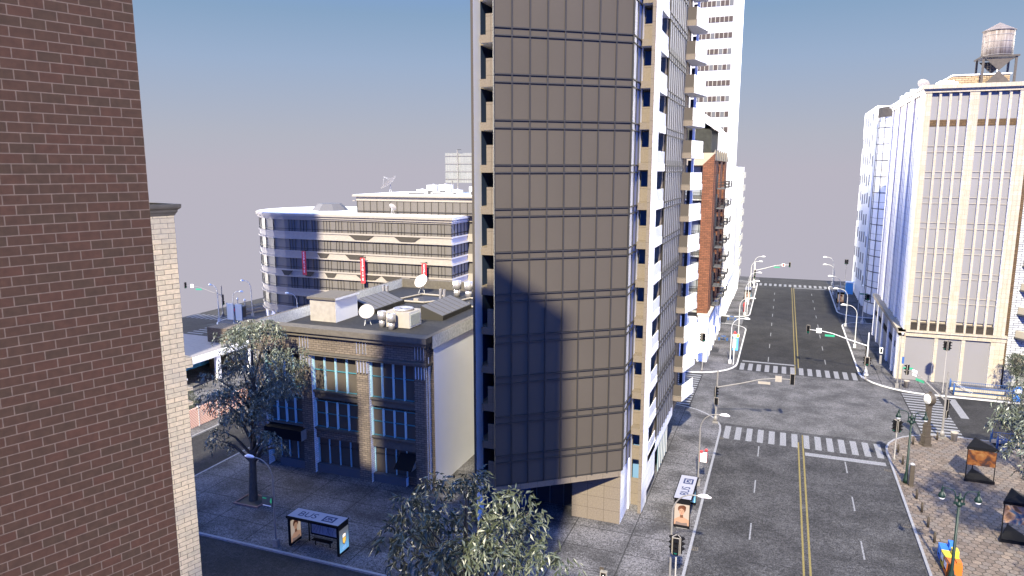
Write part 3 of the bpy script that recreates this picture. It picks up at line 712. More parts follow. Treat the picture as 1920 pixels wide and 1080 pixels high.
    for k in (1, 4, 7, 10, 13):
        z = 6.95 + PIT * k
        b = MB(); b.add([(X + .06, 60.9, z + .1), (X + .06, 61.6, z - .35), (X + .06, 70.9, z - .35), (X + .06, 71.5, z + .1), (X + .06, 70.9, z + .45), (X + .06, 61.6, z + .45),
                         (X - .02, 60.9, z + .1), (X - .02, 61.6, z - .35), (X - .02, 70.9, z - .35), (X - .02, 71.5, z + .1), (X - .02, 70.9, z + .45), (X - .02, 61.6, z + .45)],
                        [(0, 1, 2, 3, 4, 5), (0, 6, 7, 1), (1, 7, 8, 2), (2, 8, 9, 3), (3, 9, 10, 4), (4, 10, 11, 5), (5, 11, 6, 0)])
        b.build('spandrel_panel', M_FRAME2, t)
    # balconies
    for k in range(0, 15):
        z = 4.64 + PIT * k
        b = MB(); b.prism([(-9.55, 71.0), (-8.63, 71.0), (-7.89, 74.6), (-8.3, 75.8), (-9.55, 75.8)], z, z + .55, 1, ms=[0, 1, 1, 1, 1], mt=2); bl = b.build('balcony', [M_CONC, M_CONC_LIT, M_CONCG], t)
        q = MB(); q.add([(-9.5, 71.02, z + .55), (-8.65, 71.02, z + .55), (-8.65, 71.02, z + 1.7), (-9.5, 71.02, z + 1.7), (-9.5, 71.1, z + .55), (-8.7, 71.1, z + .55), (-8.7, 71.1, z + 1.7), (-9.5, 71.1, z + 1.7)], [(0, 1, 2, 3), (3, 2, 6, 7), (4, 7, 6, 5)]); q.build('front_panel', M_GLASS, bl)
        q = MB(); q.add([(-8.64, 71.0, z + .55), (-7.95, 74.3, z + .55), (-7.95, 74.3, z + 1.7), (-8.64, 71.0, z + 1.7), (-8.72, 71.05, z + .55), (-8.03, 74.3, z + .55), (-8.03, 74.3, z + 1.7), (-8.72, 71.05, z + 1.7)],
                        [(0, 1, 2, 3), (3, 2, 6, 7), (4, 7, 6, 5), (1, 5, 6, 2), (0, 3, 7, 4)]); q.build('side_panel', [M_CONC_LIT], bl)
        q = MB(); q.box(-9.55, 75.75, z + .55, -9.2, 75.85, z + 2.9); q.build('door', M_DARKG, bl)  # dark colour stands in for shade under the balcony above
        q = MB(); q.box(-9.2, 75.6, z + .55, -8.95, 75.85, z + PIT); q.build('door_post', M_WHITE, bl)
    # west fin and recessed flats
    b = MB(); b.box(-21.62, 48.27, 0, -21.42, 49.6, ZT, 0, mx=1); b.build('west_fin', [M_GLASS, M_WHITE], t)  # fin side white, side light put into the colour
    b = MB(); b.box(-21.62, 51.9, 0, -18.9, 56.3, ZT); b.box(-21.62, 49.61, 0, -21.43, 51.9, ZT); b.build('recess_wall', mat('shade_navy_recess_wall', (.022, .045, .095)), t)  # navy stands in for the shade deep in the recess
    b = MB(); b.prism([(-19.0, 46.2), (-18.9, 51.9), (-19.05, 51.9), (-19.1, 46.3)], 4.1, ZT); b.build('glass_core_side', M_FRAME, t)
    for k in range(-1, 17):
        z = 6.95 + PIT * k
        b = MB(); b.box(-21.1, 48.7, z - .55, -19.1, 51.89, z, 0, mb=1); b.box(-21.42, 49.6, z - .55, -21.1, 51.89, z, 0, mb=1); sl = b.build('recess_slab', [M_CONC, M_WHITE], t)  # slab underside white, light painted onto it
        b = MB(); b.box(-20.64, 48.75, z + .0, -19.2, 48.85, z + 1.44); b.build('parapet_panel', M_CONC, sl)
    b = MB(); b.box(-23.5, 56, ZT, -9.3, 76, ZT + .6); b.build('roof', M_ROOF, t)
    return t
tower()

# ============================================================ CURVED OFFICE BUILDING (far left)
def curved():
    t = thing('curved_building', 'low curved office building with ribbon windows, white bands and three red banners', 'building')
    XR, Y0, XC, Rr = -50.8, 105.0, -84.2, 12.0
    YC = Y0 + Rr
    def outline(off=0.0, n=14):
        """plan outline from the right corner round the curve to the back, pushed outwards by off"""
        p = [(XR + off, Y0 - off)]
        p += [(XC - (Rr + off) * math.sin(math.pi * k / n), YC - (Rr + off) * math.cos(math.pi * k / n)) for k in range(n + 1)]
        p += [(XR + off, YC + Rr + off)]
        return p
    MT = mat('pale_office_band', (.24, .212, .18), noise=.06, nscale=2); MT_LIT = mat('office_band_side_lit', (.85, .85, .85))  # second tone is the same band, side light painted in
    def ring(b, off, z0, z1, m=0, mt=None, mr=1):
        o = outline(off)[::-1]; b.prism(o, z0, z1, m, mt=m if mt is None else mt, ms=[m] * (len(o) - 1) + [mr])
    b = MB(); ring(b, -.9, 0, 19.6, 0, mr=0); b.build('core', M_FRAME2, t)
    for k in range(5):
        top = 19.15 - 3.45 * k; bot = top - 2.1
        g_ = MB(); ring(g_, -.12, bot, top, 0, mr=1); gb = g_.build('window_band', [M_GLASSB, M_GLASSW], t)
        f = MB()
        x = XR; j = 0
        while x > XC:
            f.box(x - .06, Y0 + .02, bot, x, Y0 + .119, top); x -= (1.25, .62, .62)[j % 3]; j += 1
        for a in range(1, 13):
            q = math.pi * a / 14; cx, cy = XC - (Rr - .04) * math.sin(q), YC - (Rr - .04) * math.cos(q)
            f.box(cx - .05, cy - .05, bot, cx + .05, cy + .05, top)
        for y in (106.3, 107.6, 108.9, 110.2): f.box(XR - .12, y, bot, XR - .03, y + .08, top)
        ring(f, -.02, bot + .42, bot + .52, 0, mr=0); f.build('mullion_frame', M_FRAME, gb)
        w = MB(); ring(w, .25, bot - 1.35, bot - 1.1, 0); ring(w, -.02, bot - 1.1, bot - .25, 0); ring(w, .12, bot - .25, bot - .001, 0)
        wb = w.build('concrete_band', [MT, MT_LIT], t)
        rr = random.Random(20 + k)
        for q in range((2, 2, 6, 5, 3)[k]):    # folded dark gussets let into the bands
            x = (-68 + 9 * q if k == 0 else -76 + 6.5 * q if k == 1 else -84 + 4.7 * q + (q > 2) * 3 if k == 2 else -70 + 4 * q if k == 3 else -80 + 9 * q); hw = rr.choice((1.3, 2.0, 2.6))
            if x + hw > XR: continue
            n_ = MB(); n_.add([(x - hw, Y0 - .04, bot - .26), (x + hw, Y0 - .04, bot - .26), (x + hw * .4, Y0 - .26, bot - 1.12), (x - hw * .4, Y0 - .26, bot - 1.12), (x - hw, Y0 + .1, bot - .26), (x + hw, Y0 + .1, bot - .26)],
                              [(0, 1, 2, 3), (0, 4, 5, 1)]); n_.build('gusset', mat('gusset_brown', (.028, .023, .017)), wb)
    c = MB(); ring(c, .1, 19.15, 19.45); ring(c, .35, 19.45, 19.6); ring(c, .2, 19.6, 19.85); ring(c, .5, 19.85, 20.25); c.build('cornice', [MT, MT_LIT], t)
    r = MB(); r.prism(outline(.3)[::-1], 20.2, 20.28); r.build('roof', M_ROOFW, t)
    p = MB(); p.lathe([(3.6, 0), (2.2, 1.3), (.01, 1.35)], (-82, 116, 20.28), n=8, smooth=False); p.build('roof_lantern', M_SKYL, t)
    for k in range(7):
        q = math.pi * (k + .5) / 12; cx, cy = XC - (Rr - .6) * math.sin(q), YC - (Rr - .6) * math.cos(q)
        b = MB((cx, cy, 0), -q); b.box(-.7, -.3, 0, .7, .3, 2.4); b.build('pillar', [M_WHITE], t)
    for k in range(9):
        b = MB(); b.box(XR - .8 - 4 * k, Y0 + .2, 0, XR - 4 * k, Y0 + .8, 2.4); b.build('pillar', [M_WHITE], t)
    # set-back top storey
    b = MB(); b.box(-72.0, 110.15, 20.25, -46, 128, 22.5); b.build('top_storey', M_GLASSB, t)
    f = MB()
    for k in range(20): f.box(-72 + 1.36 * k, 110.05, 20.25, -71.93 + 1.36 * k, 110.149, 22.5)
    f.box(-72, 110.02, 20.6, -46, 110.14, 20.72); f.build('mullion_frame', M_FRAME, t)
    c = MB(); c.box(-72.1, 110.0, 22.5, -45.9, 128.1, 23.2, 0, mx=1); c.box(-72.6, 109.5, 23.25, -45.5, 128.6, 23.6, 0, mx=1, mt=2); c.box(-72.6, 109.6, 22.45, -72.15, 111, 22.55); c.build('top_cornice', [MT, MT_LIT, M_ROOFW], t)
    b = MB(); b.box(-55.5, 111.7, 0, -40, 128, 19.15); b.build('east_wing', M_GLASSB, t)
    for k in range(5):
        z = 17.05 - 3.45 * k
        b = MB(); b.box(-50.9, 111.3, z - 1.35, -40, 111.69, z, 0); b.build('east_wing_band', [MT], t)
    b = MB(); b.box(-50.9, 111.3, 19.15, -40, 128, 20.2, 0, mt=1); b.build('east_wing_cornice', [MT, M_ROOFW], t)
    # vertical red banners hung on brackets
    for px, z0, z1 in ((-79.45, 9.4, 13.7), (-67.3, 8.6, 13.0), (-55.4, 8.5, 12.6)):
        b = MB(); b.box(px - .42, Y0 - 1.05, z0, px + .42, Y0 - .95, z1); bn = b.build('banner', M_RED, t)
        m = MB(); m.box(px - .7, Y0 - 1.04, z1 + .05, px + .7, Y0 - .96, z1 + .12); m.box(px - .05, Y0 - 1, z1 + .05, px + .05, Y0, z1 + .12); m.build('bracket', M_BLACK, bn)
        step = (z1 - z0 - .5) / 7
        for i, ch in enumerate('ESPRITE'):
            text_mb(ch, .62, Matrix.Translation((px, Y0 - 1.055, z1 - .4 - step * i)) @ Matrix.Rotation(R(90), 4, 'X'), 'letter', M_WSIGN, bn)
    return t
curved()
sat_dish((-66.0, 111.6, 23.2), R(-75), 1.75, 'large open satellite dish on the roof edge of the curved office building', 50)
sat_dish((-63.5, 108.0, 20.3), R(170), .7, 'small satellite dish in front of the set-back storey of the curved building')
for k, (x, y, dx, dz, l) in enumerate(((-60.5, 113.6, 1.7, .9, 'leftmost low white rooftop plant box beyond the big dish'), (-58.4, 113.8, 2.0, 1.7, 'taller white rooftop plant box, second along the curved building roof'), (-56.0, 113.9, 2.2, 1.75, 'widest white rooftop plant box with a dark vent in its side'),
                                        (-53.6, 113.6, 1.4, .9, 'short white rooftop plant box, fourth along the curved building roof'), (-49.6, 113.2, 2.6, 1.5, 'white rooftop plant box at the foot of the billboard posts'))):
    t = thing('rooftop_plant', l, 'plant box', (x, y, 23.6), 0, 'white plant boxes on the curved building roof')
    b = MB(); b.box(-dx / 2, -.7, 0, dx / 2, .7, dz, 0, mx=0); b.build('casing', mat('plant_box_white', (.6, .6, .59)), t)
    b = MB(); b.box(-dx * .4, -.74, .1, dx * .1, -.702, dz * .45); b.build('louvre', M_FRAME2, t)
    b = MB(); b.lathe([(.3, 0), (.3, .15), (.1, .2)], (0, 0, dz), n=10); b.build('cap', M_STEEL, t)
for x, l in ((-62.5, 'long low white roof duct left of the plant boxes'), (-57.8, 'long low white roof duct in front of the plant boxes')):
    b = MB((x, 111.6, 23.6)); b.box(0, 0, 0, 3.6, .8, .5); b.box(.2, -.03, .12, 3.4, -.002, .36, 1)
    tag(b.build('roof_duct', [mat('plant_box_white', (.6, .6, .59)), M_FRAME2]), l, 'roof duct', 'low roof ducts on the curved building')
t = thing('billboard', 'back of a weathered grey billboard on steel posts above the curved building', 'billboard', (-56.5, 120, 23))
b = MB(); b.box(-2.6, 0, 2.6, 5.5, .25, 8.0); b.build('panel', mat('weathered_board', (.19, .19, .18), col2=(.13, .135, .13), nscale=1.5, streak=True), t)
for x in (-1.2, 0, 3.2):
    b = MB(); b.tube([(x, -.15, 0), (x, -.15, 8.6 if x == 0 else 3)], .09, 6); b.build('post', M_METAL, t)
for z in (3.2, 4.6, 6.0, 7.4):
    b = MB(); b.box(-2.6, -.1, z, 5.5, -.01, z + .12); b.build('rail', M_METAL, t)
b = MB(); b.tube([(0, -.15, 8.4), (.3, -.7, 8.6), (1.0, -.7, 8.55)], .04, 5); b.build('floodlight', M_BLACK, t)

# ============================================================ CREAM ART DECO TOWER (right)
def deco():
    t = thing('corner_tower', 'cream stone corner tower with tall ribbed piers over a white street-level base', 'building')
    XL, XR, Y0, YB = 15.45, 27.55, 105.5, 135.2
    # podium
    b = MB(); b.box(XL + .3, Y0 + .3, -.05, XR - .1, YB, 6.0, 0, my=0); b.build('base_wall', mat('base_wall_panel', (.105, .103, .104)), t)
    b = MB(); b.box(XL - .05, Y0 - .1, 6.03, XR + .1, Y0 + 1, 6.75, 0); b.box(XL - .2, Y0 - .3, 6.62, XR + .2, Y0 + 1, 6.86, 0)
    b.box(XL - .05, Y0 - .1, 6.03, XL + .6, YB, 6.45); b.box(XL - .25, Y0 - .3, 6.45, XL + .7, YB + .1, 6.86); b.build('base_cornice', [M_STONE], t)
    for a, c in ((XL, 16.25), (19.65, 20.05), (22.75, 23.15), (26.0, XR)):
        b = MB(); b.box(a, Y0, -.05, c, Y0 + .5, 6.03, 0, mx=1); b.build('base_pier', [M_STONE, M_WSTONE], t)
    for a, c in ((16.26, 19.64), (20.06, 22.74), (23.16, 25.99)):
        b = MB(); b.box(a, Y0 + .2, 0, c, Y0 + .28, 6.0); b.build('display_window', mat('display_panel', (.150, .144, .146), rough=.5, noise=.03, nscale=.3), t)
    for k, y in enumerate((105.9, 109.3, 115.0, 121.6, 127.4, 132.5)):
        b = MB(); b.box(XL - .1, y, -.05, XL + .35, y + 1.2, 6.03); b.build('side_pier', M_WSTONE, t)
        if k < 5:
            y2 = (109.3, 115.0, 121.6, 127.4, 132.5)[k]
            b = MB(); b.box(XL + .12, y + 1.21, 0, XL + .2, y2 - .01, 6.0); w = b.build('side_display_window', mat('side_display_glass', (.26, .27, .30), rough=.3, metal=.4), t)
            b = MB(); b.box(XL + .02, y + 1.3, 3.7, XL + .1, y2 - .2, 4.5); b.build('dark_sign', M_BLACK, w)
    # shaft
    SX = 15.9
    b = MB(); b.box(SX + .35, Y0 + .65, 6.7, XR - .35, YB, 38, 0, mx=1); b.build('wall', [M_STONE, M_BROWN], t)
    cols = [(15.45 + .45, 16.68), (17.52, 17.78), (18.64, 18.9), (19.72, 19.98), (20.85, 21.9), (22.83, 23.09), (23.96, 24.22), (25.08, 25.34), (26.15, 27.4)]
    for i, (a, c) in enumerate(cols):
        wide = c - a > .5
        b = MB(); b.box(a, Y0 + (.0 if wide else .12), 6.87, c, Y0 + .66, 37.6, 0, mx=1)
        if wide:
            for q in (.33, .66): b.box(a + (c - a) * q - .02, Y0 - .03, 6.9, a + (c - a) * q + .02, Y0, 37.5)
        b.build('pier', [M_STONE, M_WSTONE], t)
    tops = [37.6, 34.2] + [33.4 - 3.27 * k + (0 if k == 0 else .0) for k in range(1, 9)]
    for i in range(8):
        a, c = cols[i][1], cols[i + 1][0]
        if i == 3: c = 20.85
        zz = [(34.25, 37.55)] + [(31.05 - 3.26 * k, 33.42 - 3.26 * k) for k in range(8)]
        for k, (z0, z1) in enumerate(zz):
            z0 = max(z0, 7.95)
            if z1 - z0 < .6: continue
            w = MB(); w.box(a + .01, Y0 + .45, z0, c - .01, Y0 + .52, z1); w.build('window', mat('tower_window', (.150, .144, .146), rough=.5, noise=.04, nscale=.2), t)
        s = MB(); s.box(a + .01, Y0 + .4, 33.44, c - .01, Y0 + .6, 34.24); s.build('brick_panel', M_OLIVEB, t)
        for k in range(8):
            zc = 31.05 - 3.26 * k
            if zc - .85 < 8: continue
            s = MB(); s.box(a + .01, Y0 + .46, zc - .78, c - .01, Y0 + .6, zc - .12, 0); s.box(a + .01, Y0 + .36, zc - .12, c - .01, Y0 + .6, zc - .01, 1); s.box(a + .01, Y0 + .36, zc - .88, c - .01, Y0 + .6, zc - .78, 1)
            s.build('spandrel', [mat('tower_window', (.150, .144, .146)), M_PALE], t)
        r = MB(); r.box(a + .01, Y0 + .1, 7.8, c - .01, Y0 + .16, 7.88); r.box(a + .01, Y0 + .1, 6.9, c - .01, Y0 + .16, 7.0)
        for q in range(9): r.box(a + .04 + (c - a - .1) * q / 8, Y0 + .1, 6.95, a + .07 + (c - a - .1) * q / 8, Y0 + .14, 7.8)
        r.build('railing', M_BRONZE, t)
        r = MB(); r.box(a + .01, Y0 + .3, 6.87, c - .01, Y0 + .6, 7.9); r.build('window_apron', M_BRONZE, t)
    # west side: close-set ribs
    ys = [106.0]
    for bay in range(4):
        y = 107.2 + 6.9 * bay
        b = MB(); b.box(SX, y, 6.87, SX + .5, y + 1.9, 37.6); b.build('side_pier', M_WSTONE, t)
        for k in range(3):
            b = MB(); b.box(SX + .12, y + 2.6 + 1.35 * k, 6.87, SX + .5, y + 3.1 + 1.35 * k, 37.6); b.build('side_rib', M_WSTONE, t)
        for k in range(4):
            yy = y + 1.9 + 1.25 * k
            b = MB(); b.box(SX + .28, yy, 7.0, SX + .34, yy + .8, 37.5)
            w = b.build('side_window_strip', mat('side_strip_glass', (.55, .55, .56), rough=.5), t)  # strips far paler than the front windows, side light in the colour
            b = MB(); b.box(SX + .2, yy + .1, 33.4, SX + .279, yy + .7, 35.2)
            for q in range(8): b.box(SX + .22, yy + .1, 10.6 + 3.06 * q, SX + .279, yy + .6, 10.75 + 3.06 * q); b.box(SX + .22, yy + .1, 11.4 + 3.06 * q, SX + .279, yy + .6, 11.5 + 3.06 * q)
            b.build('vent_slot', M_CORN, w)
    for y0, y1, x1 in ((134.6, YB + .2, .5), (105.53, 107.19, .3)):
        b = MB(); b.box(SX - .02, y0, 6.87, SX + x1, y1, 37.6); b.build('side_corner_pier', M_WSTONE, t)
    c = MB()
    for z0, z1, o in ((37.6, 37.9, .1), (37.9, 38.05, .25), (38.05, 38.45, .45), (38.45, 38.55, .3)):
        c.box(SX - o, Y0 - o, z0, XR - .1 + o, YB + .2 + o, z1, 0, mx=1, mt=2)
    c.build('cornice', [M_STONE, M_WSTONE, M_ROOFW], t)
    b = MB(); b.box(19.3, 108.4, 38.5, 25.5, 116, 39.85); b.box(19.15, 108.25, 39.85, 25.65, 116.1, 40.0, 1); b.build('roof_hut', [M_BOXBRICK, M_WSTONE], t)
deco()
t = thing('water_tank', 'round rusty rooftop water tank on a dark steel frame', 'water tank', (24.1, 109.6, 38.55))
b = MB(); b.lathe([(1.72, 3.55), (1.72, 6.75)], n=28); b.build('drum', mat('rusty_staves', (.23, .20, .175), col2=(.07, .05, .038), nscale=1.6, streak=True, rough=.6), t)
b = MB(); b.lathe([(1.85, 6.7), (1.85, 6.76), (.05, 7.75)], n=28, smooth=False); b.build('roof', mat('tank_roof', (.13, .11, .10), noise=.2), t)
b = MB()
for z in (3.7, 4.5, 5.3, 6.1, 6.65): b.lathe([(1.75, z), (1.75, z + .05)], n=28)
b.build('hoop', M_METAL, t)
b = MB(); b.box(-2.05, -2.05, 3.35, 2.05, 2.05, 3.55); b.build('platform', M_BRONZE, t)
for sx_ in (-1, 1):
    for sy in (-1, 1):
        b = MB(); b.box(sx_ * 1.75 - .12, sy * 1.75 - .12, 0, sx_ * 1.75 + .12, sy * 1.75 + .12, 3.36); b.build('leg', M_BRONZE, t)
for y in (-1.8, 1.8):
    b = MB(); b.add([(-1.5, y, 3.2), (1.5, y, 3.2), (0, y, 1.7), (-1.5, y, .1), (1.5, y, .1), (-1.5, y + .1, 3.2), (1.5, y + .1, 3.2), (0, y + .1, 1.7), (-1.5, y + .1, .1), (1.5, y + .1, .1)],
                    [(0, 2, 1), (3, 4, 2), (5, 6, 7), (8, 7, 9), (0, 1, 6, 5), (1, 2, 7, 6), (2, 0, 5, 7), (3, 8, 9, 4), (2, 4, 9, 7), (3, 2, 7, 8)]); b.build('brace_plate', M_BRONZE, t)
b = MB()
for x in (-.25, .1): b.tube([(x - .9, -1.2, 0), (x - .9, -1.2, 3.4)], .03, 4)
for k in range(11): b.tube([(-1.15, -1.2, .25 + .3 * k), (-.8, -1.2, .25 + .3 * k)], .025, 4)
b.build('ladder', M_BRONZE, t)
b = MB(); b.tube([(.3, 0, 0), (.3, 0, 3.5)], .12, 8); b.build('riser_pipe', M_STEEL, t)
sat_dish((17.4, 118.0, 38.55), R(150), .8, 'white satellite dish on the side roof edge of the cream corner tower', 40)
for k in range(6):
    t = thing('rooftop_plant', ('nearest' , 'second', 'third', 'fourth', 'fifth', 'farthest')[k] + ' white plant box along the roof edge of the cream corner tower', 'plant box', (17.2, 120.5 + 2.6 * k, 38.55), 0, 'white plant boxes on the cream tower roof')
    b = MB(); b.box(-.6, -.6, 0, .6, .6, .9 + .3 * (k % 2)); b.build('casing', M_WHITE, t)
t = thing('rooftop_plant', 'long low white plant box in front of the yellow brick roof hut', 'plant box', (18.3, 107.2, 38.55), 0, 'white plant boxes on the cream tower roof')
b = MB(); b.box(-1, -.5, 0, 1.3, .5, .42); b.box(-.7, -.3, .42, .9, .3, .62); b.build('casing', M_WHITE, t)

# ---------------- glass drum building and checkered tower behind it
t = thing('drum_building', 'white glass drum fronted building behind the cream corner tower', 'building')
cx, cy, rr_ = 22.3, 155.5, 6.3
pts = [(cx + rr_ * math.cos(a), cy + rr_ * math.sin(a)) for a in [R(150 + 140 * k / 14) for k in range(15)]] + [(32, 150), (32, 162)]
b = MB(); b.prism(pts, 0, 37.8); b.build('wall', M_WHITEC, t)
for k in range(12):
    z = 2.2 + 3.05 * k
    f = MB(); o = [(cx + (rr_ + .07) * math.cos(R(150 + 140 * j / 14)), cy + (rr_ + .07) * math.sin(R(150 + 140 * j / 14))) for j in range(15)]
    for j in range(14):
        (ax, ay), (bx_, by) = o[j], o[j + 1]
        f.add([(ax, ay, z), (bx_, by, z), (bx_, by, z + .16), (ax, ay, z + .16), (ax, ay, z + 1.3), (bx_, by, z + 1.3), (bx_, by, z + 1.36), (ax, ay, z + 1.36)], [(0, 1, 2, 3), (4, 5, 6, 7)])
        if j % 2 == 0: f.box(ax - .05, ay - .05, z, ax + .05, ay + .05, z + 3.05)
    f.build('mullion_frame', M_FRAME2, t)
b = MB(); b.prism([(x + (x - cx) * .03, y + (y - cy) * .03) for x, y in pts], 37.8, 39.6); b.build('parapet', M_CORN, t)
t = thing('fin_tower', 'white tower with staggered grey windows between upright fins, farthest on the east side', 'building')
b = MB(); b.box(16.4, 161.5, 0, 32, 187, 40.5); b.build('wall', M_WHITEC, t)
for k in range(11):
    y = 161.8 + 2.3 * k
    b = MB(); b.box(16.15, y, 0, 16.39, y + 1.1, 40.6); b.build('fin', M_WHITEC, t)
rw = random.Random(5); cnt = 0
for k in range(10):
    for j in range(9):
        if (k + j) % 2: continue
        b = MB(); b.box(16.05, 161.9 + 2.3 * k + .9 * (j % 2), 4 + 4.1 * j + .3 * (k % 3), 16.38, 163.1 + 2.3 * k + .9 * (j % 2), 6.2 + 4.1 * j + .3 * (k % 3)); b.build('window', mat('mid_grey_glass', (.12, .13, .15), rough=.4), t)
t = thing('balcony_flats', 'white brick flats with cream balconies and a blue-grey shop front at the picture edge', 'building')
b = MB(); b.box(27.36, 106.2, 0, 27.95, 107.2, 38); b.build('brick_return', M_OLIVEB, t)
b = MB(); b.box(27.96, 107.0, 2.9, 44, 122, 28.2); b.build('wall', M_WHBRICK, t)
b = MB(); b.box(28.4, 106.8, 28.2, 44.2, 122, 29.6); b.build('parapet', M_WHITE, t)
b = MB(); b.box(27.96, 107.2, -.05, 44, 122, 2.9); b.build('shop_front', M_CONCG, t)
for k in range(4):
    b = MB(); b.box(29.8 + 3 * k, 107.02, .2, 32.2 + 3 * k, 107.19, 2.7); w = b.build('shop_window', M_GLASSG, t)
    b = MB(); b.box(30.9 + 3 * k, 106.95, .2, 31.1 + 3 * k, 107.01, 2.7); b.box(29.8 + 3 * k, 106.95, 1.4, 32.2 + 3 * k, 107.01, 1.5); b.build('window_frame', M_FRAME, w)
for k in range(8):
    z = 3.4 + 3.1 * k
    b = MB(); b.prism([(28.8, 106.95), (29.7, 105.7), (40, 105.7), (40, 106.95)], z - .1, z + .1, 1)
    b.prism([(28.9, 106.9), (29.75, 105.8), (40, 105.8), (40, 106.9)], z + .1, z + .95, 0); bl = b.build('balcony', [mat('cream_balcony', (.34, .30, .235)), M_FRAME2], t)
    b = MB()
    for q in range(5): b.box(29.72 + 2.0 * q, 105.74, z + .1, 29.78 + 2.0 * q, 105.799, z + .97)
    b.box(29.7, 105.72, z + .95, 40, 105.8, z + 1.0); b.build('rail', M_FRAME, bl)
    for q in range(3):
        b = MB(); b.box(30.6 + 3.4 * q, 106.9, z + .2, 32.6 + 3.4 * q, 106.99, z + 2.3); w = b.build('window', M_GLASSG, t)
        b = MB(); b.box(31.8 + 3.4 * q, 106.84, z + .2, 31.95 + 3.4 * q, 106.899, z + 2.3); b.box(30.5 + 3.4 * q, 106.84, z + .2, 30.6 + 3.4 * q, 106.899, z + 2.35); b.build('window_frame', M_FRAME, w)

# ============================================================ FAR SIDE OF THE AVENUE, LEFT
t = thing('brick_flats', 'brown brick flats with iron balconies over tall white street-level pillars', 'building')
b = MB(); b.box(-24, 106.4, -.05, -10.4, 131, 6.3, 0, my=0); b.build('base_wall', M_WHITE, t)
for k in range(7):
    y = 104.9 + 3.7 * k
    b = MB(); b.box(-10.8 if k == 0 else -10.3, y, -.05, -9.4, y + (2.6 if k == 0 else 1.5), 6.4 if k else 6.4); b.build('base_pillar', M_WHITE, t)
    if k < 6:
        b = MB(); b.box(-10.35, y + 2.6, 0, -10.28, y + 3.68, 5.9); b.build('shop_window', M_GLASSW, t)
b = MB(); b.box(-10.9, 104.8, 6.4, -9.3, 131.2, 6.95); b.box(-11, 104.7, 6.95, -9.2, 131.3, 7.2); b.build('base_cornice', mat('pale_cornice', (.42, .38, .32)), t)
b = MB(); b.prism([(-11.15, 105.2), (-9.6, 105.2), (-9.6, 106.6), (-11.15, 106.6)], 7.2, [28.7, 30.2, 30.2, 28.7], 0); b.build('corner_pier', M_BROWN, t)
for k in range(6):
    y = 107.4 + 4.0 * k
    b = MB(); b.box(-10.4, y + .02, 7.2, -9.75 if k % 2 else -9.6, y + 2.4, 29.3); b.build('brick_pier', M_BROWN, t)
    b = MB(); b.add([(-9.55, y - .6, 29.3), (-9.55, y + 2.6, 29.3), (-9.75, y + 1.9, 30.9), (-9.75, y + .4, 30.9), (-10.4, y - .6, 29.3), (-10.4, y + 2.6, 29.3)], [(0, 1, 2, 3), (0, 3, 4), (1, 5, 2), (2, 5, 4, 3)]); b.build('gable_coping', mat('tan_coping', (.13, .11, .08)), t)
b = MB(); b.box(-22, 107.2, 6.3, -10.41, 131, 29.3, 0, mx=1); b.build('wall', [M_FRAME2, M_BROWN], t)
b = MB(); b.add([(-22, 105.3, 28.6), (-11.2, 105.3, 28.6), (-9.7, 107.5, 30.4), (-22, 107.5, 30.4), (-22, 107.5, 28.4), (-11.2, 107.5, 28.4)], [(0, 1, 2, 3), (0, 4, 5, 1), (1, 5, 2)]); b.build('sloping_coping', mat('tan_coping2', (.21, .17, .12)), t)
for k in range(8):
    z = 7.2 + 2.75 * k
    b = MB(); b.box(-15, 107.1, z + .6, -11.2, 107.19, z + 2.3); w = b.build('window', mat('pale_pane', (.25, .27, .30), rough=.3, metal=.3), t)
    b = MB()
    for q in range(3): b.box(-15 + 1.7 * q, 107.0, z + .6, -14.9 + 1.7 * q, 107.09, z + 2.3)
    b.build('window_frame', M_FRAME, w)
    b = MB(); b.box(-15, 106.1, z - .1, -11.2, 107.18, z + .08, 0); bl = b.build('front_balcony', M_CONCG, t)
    b = MB(); b.box(-15, 106.1, z + .95, -11.25, 106.16, z + 1.02)
    for q in range(14): b.box(-15 + .28 * q, 106.1, z + .08, -14.96 + .28 * q, 106.14, z + .98)
    b.build('rail', M_FRAME, bl)
for k in range(7):
    z = 7.4 + 2.95 * k
    for y, n in ((111.0, 0), (118.5, 1), (124.5, 1)):
        b = MB(); b.box(-9.6, y, z, -8.45, y + 2.6, z + .14); bl = b.build('iron_balcony', M_FRAME2, t)
        r = MB()
        for zz in (.55, 1.0): r.tube([(-9.6, y, z + zz), (-8.47, y, z + zz), (-8.47, y + 2.6, z + zz), (-9.6, y + 2.6, z + zz)], .035, 4)
        for q in range(6): r.tube([(-8.47, y + .52 * q, z + .1), (-8.47, y + .52 * q, z + 1.02)], .025, 4)
        for q in range(3): r.tube([(-9.5 + .5 * q, y, z + .1), (-9.5 + .5 * q, y, z + 1.02)], .025, 4)
        r.build('rail', M_FRAME, bl)
        if n == 0:
            w = MB(); w.box(-9.75, y + .3, z + .14, -9.58, y + 1.5, z + 2.2); w.build('balcony_door', M_DARKG, bl)
b = MB(); b.box(-20, 109.6, 30.0, -10.55, 120, 33.9, 0); ph = b.build('penthouse', mat('black_cladding', (.022, .022, .016), noise=.3), t)
b = MB(); b.add([(-20, 109, 35.2), (-12.2, 109, 35.2), (-9.6, 109, 33.5), (-9.6, 109, 33.9), (-11.6, 109, 36.0), (-20, 109, 36.0), (-20, 121, 35.2), (-12.2, 121, 35.2), (-9.6, 121, 33.5), (-9.6, 121, 33.9), (-11.6, 121, 36.0), (-20, 121, 36.0)],
                [(0, 1, 2, 3, 4, 5), (3, 9, 10, 4), (4, 10, 11, 5), (1, 7, 8, 2), (0, 6, 7, 1), (2, 8, 9, 3)]); b.build('penthouse_roof', M_WHITE, ph)
b = MB(); b.box(-20, 109.6, 33.9, -11.6, 120, 35.19, 0); b.build('penthouse_gable', mat('black_cladding', (.022, .022, .016), noise=.3), ph)

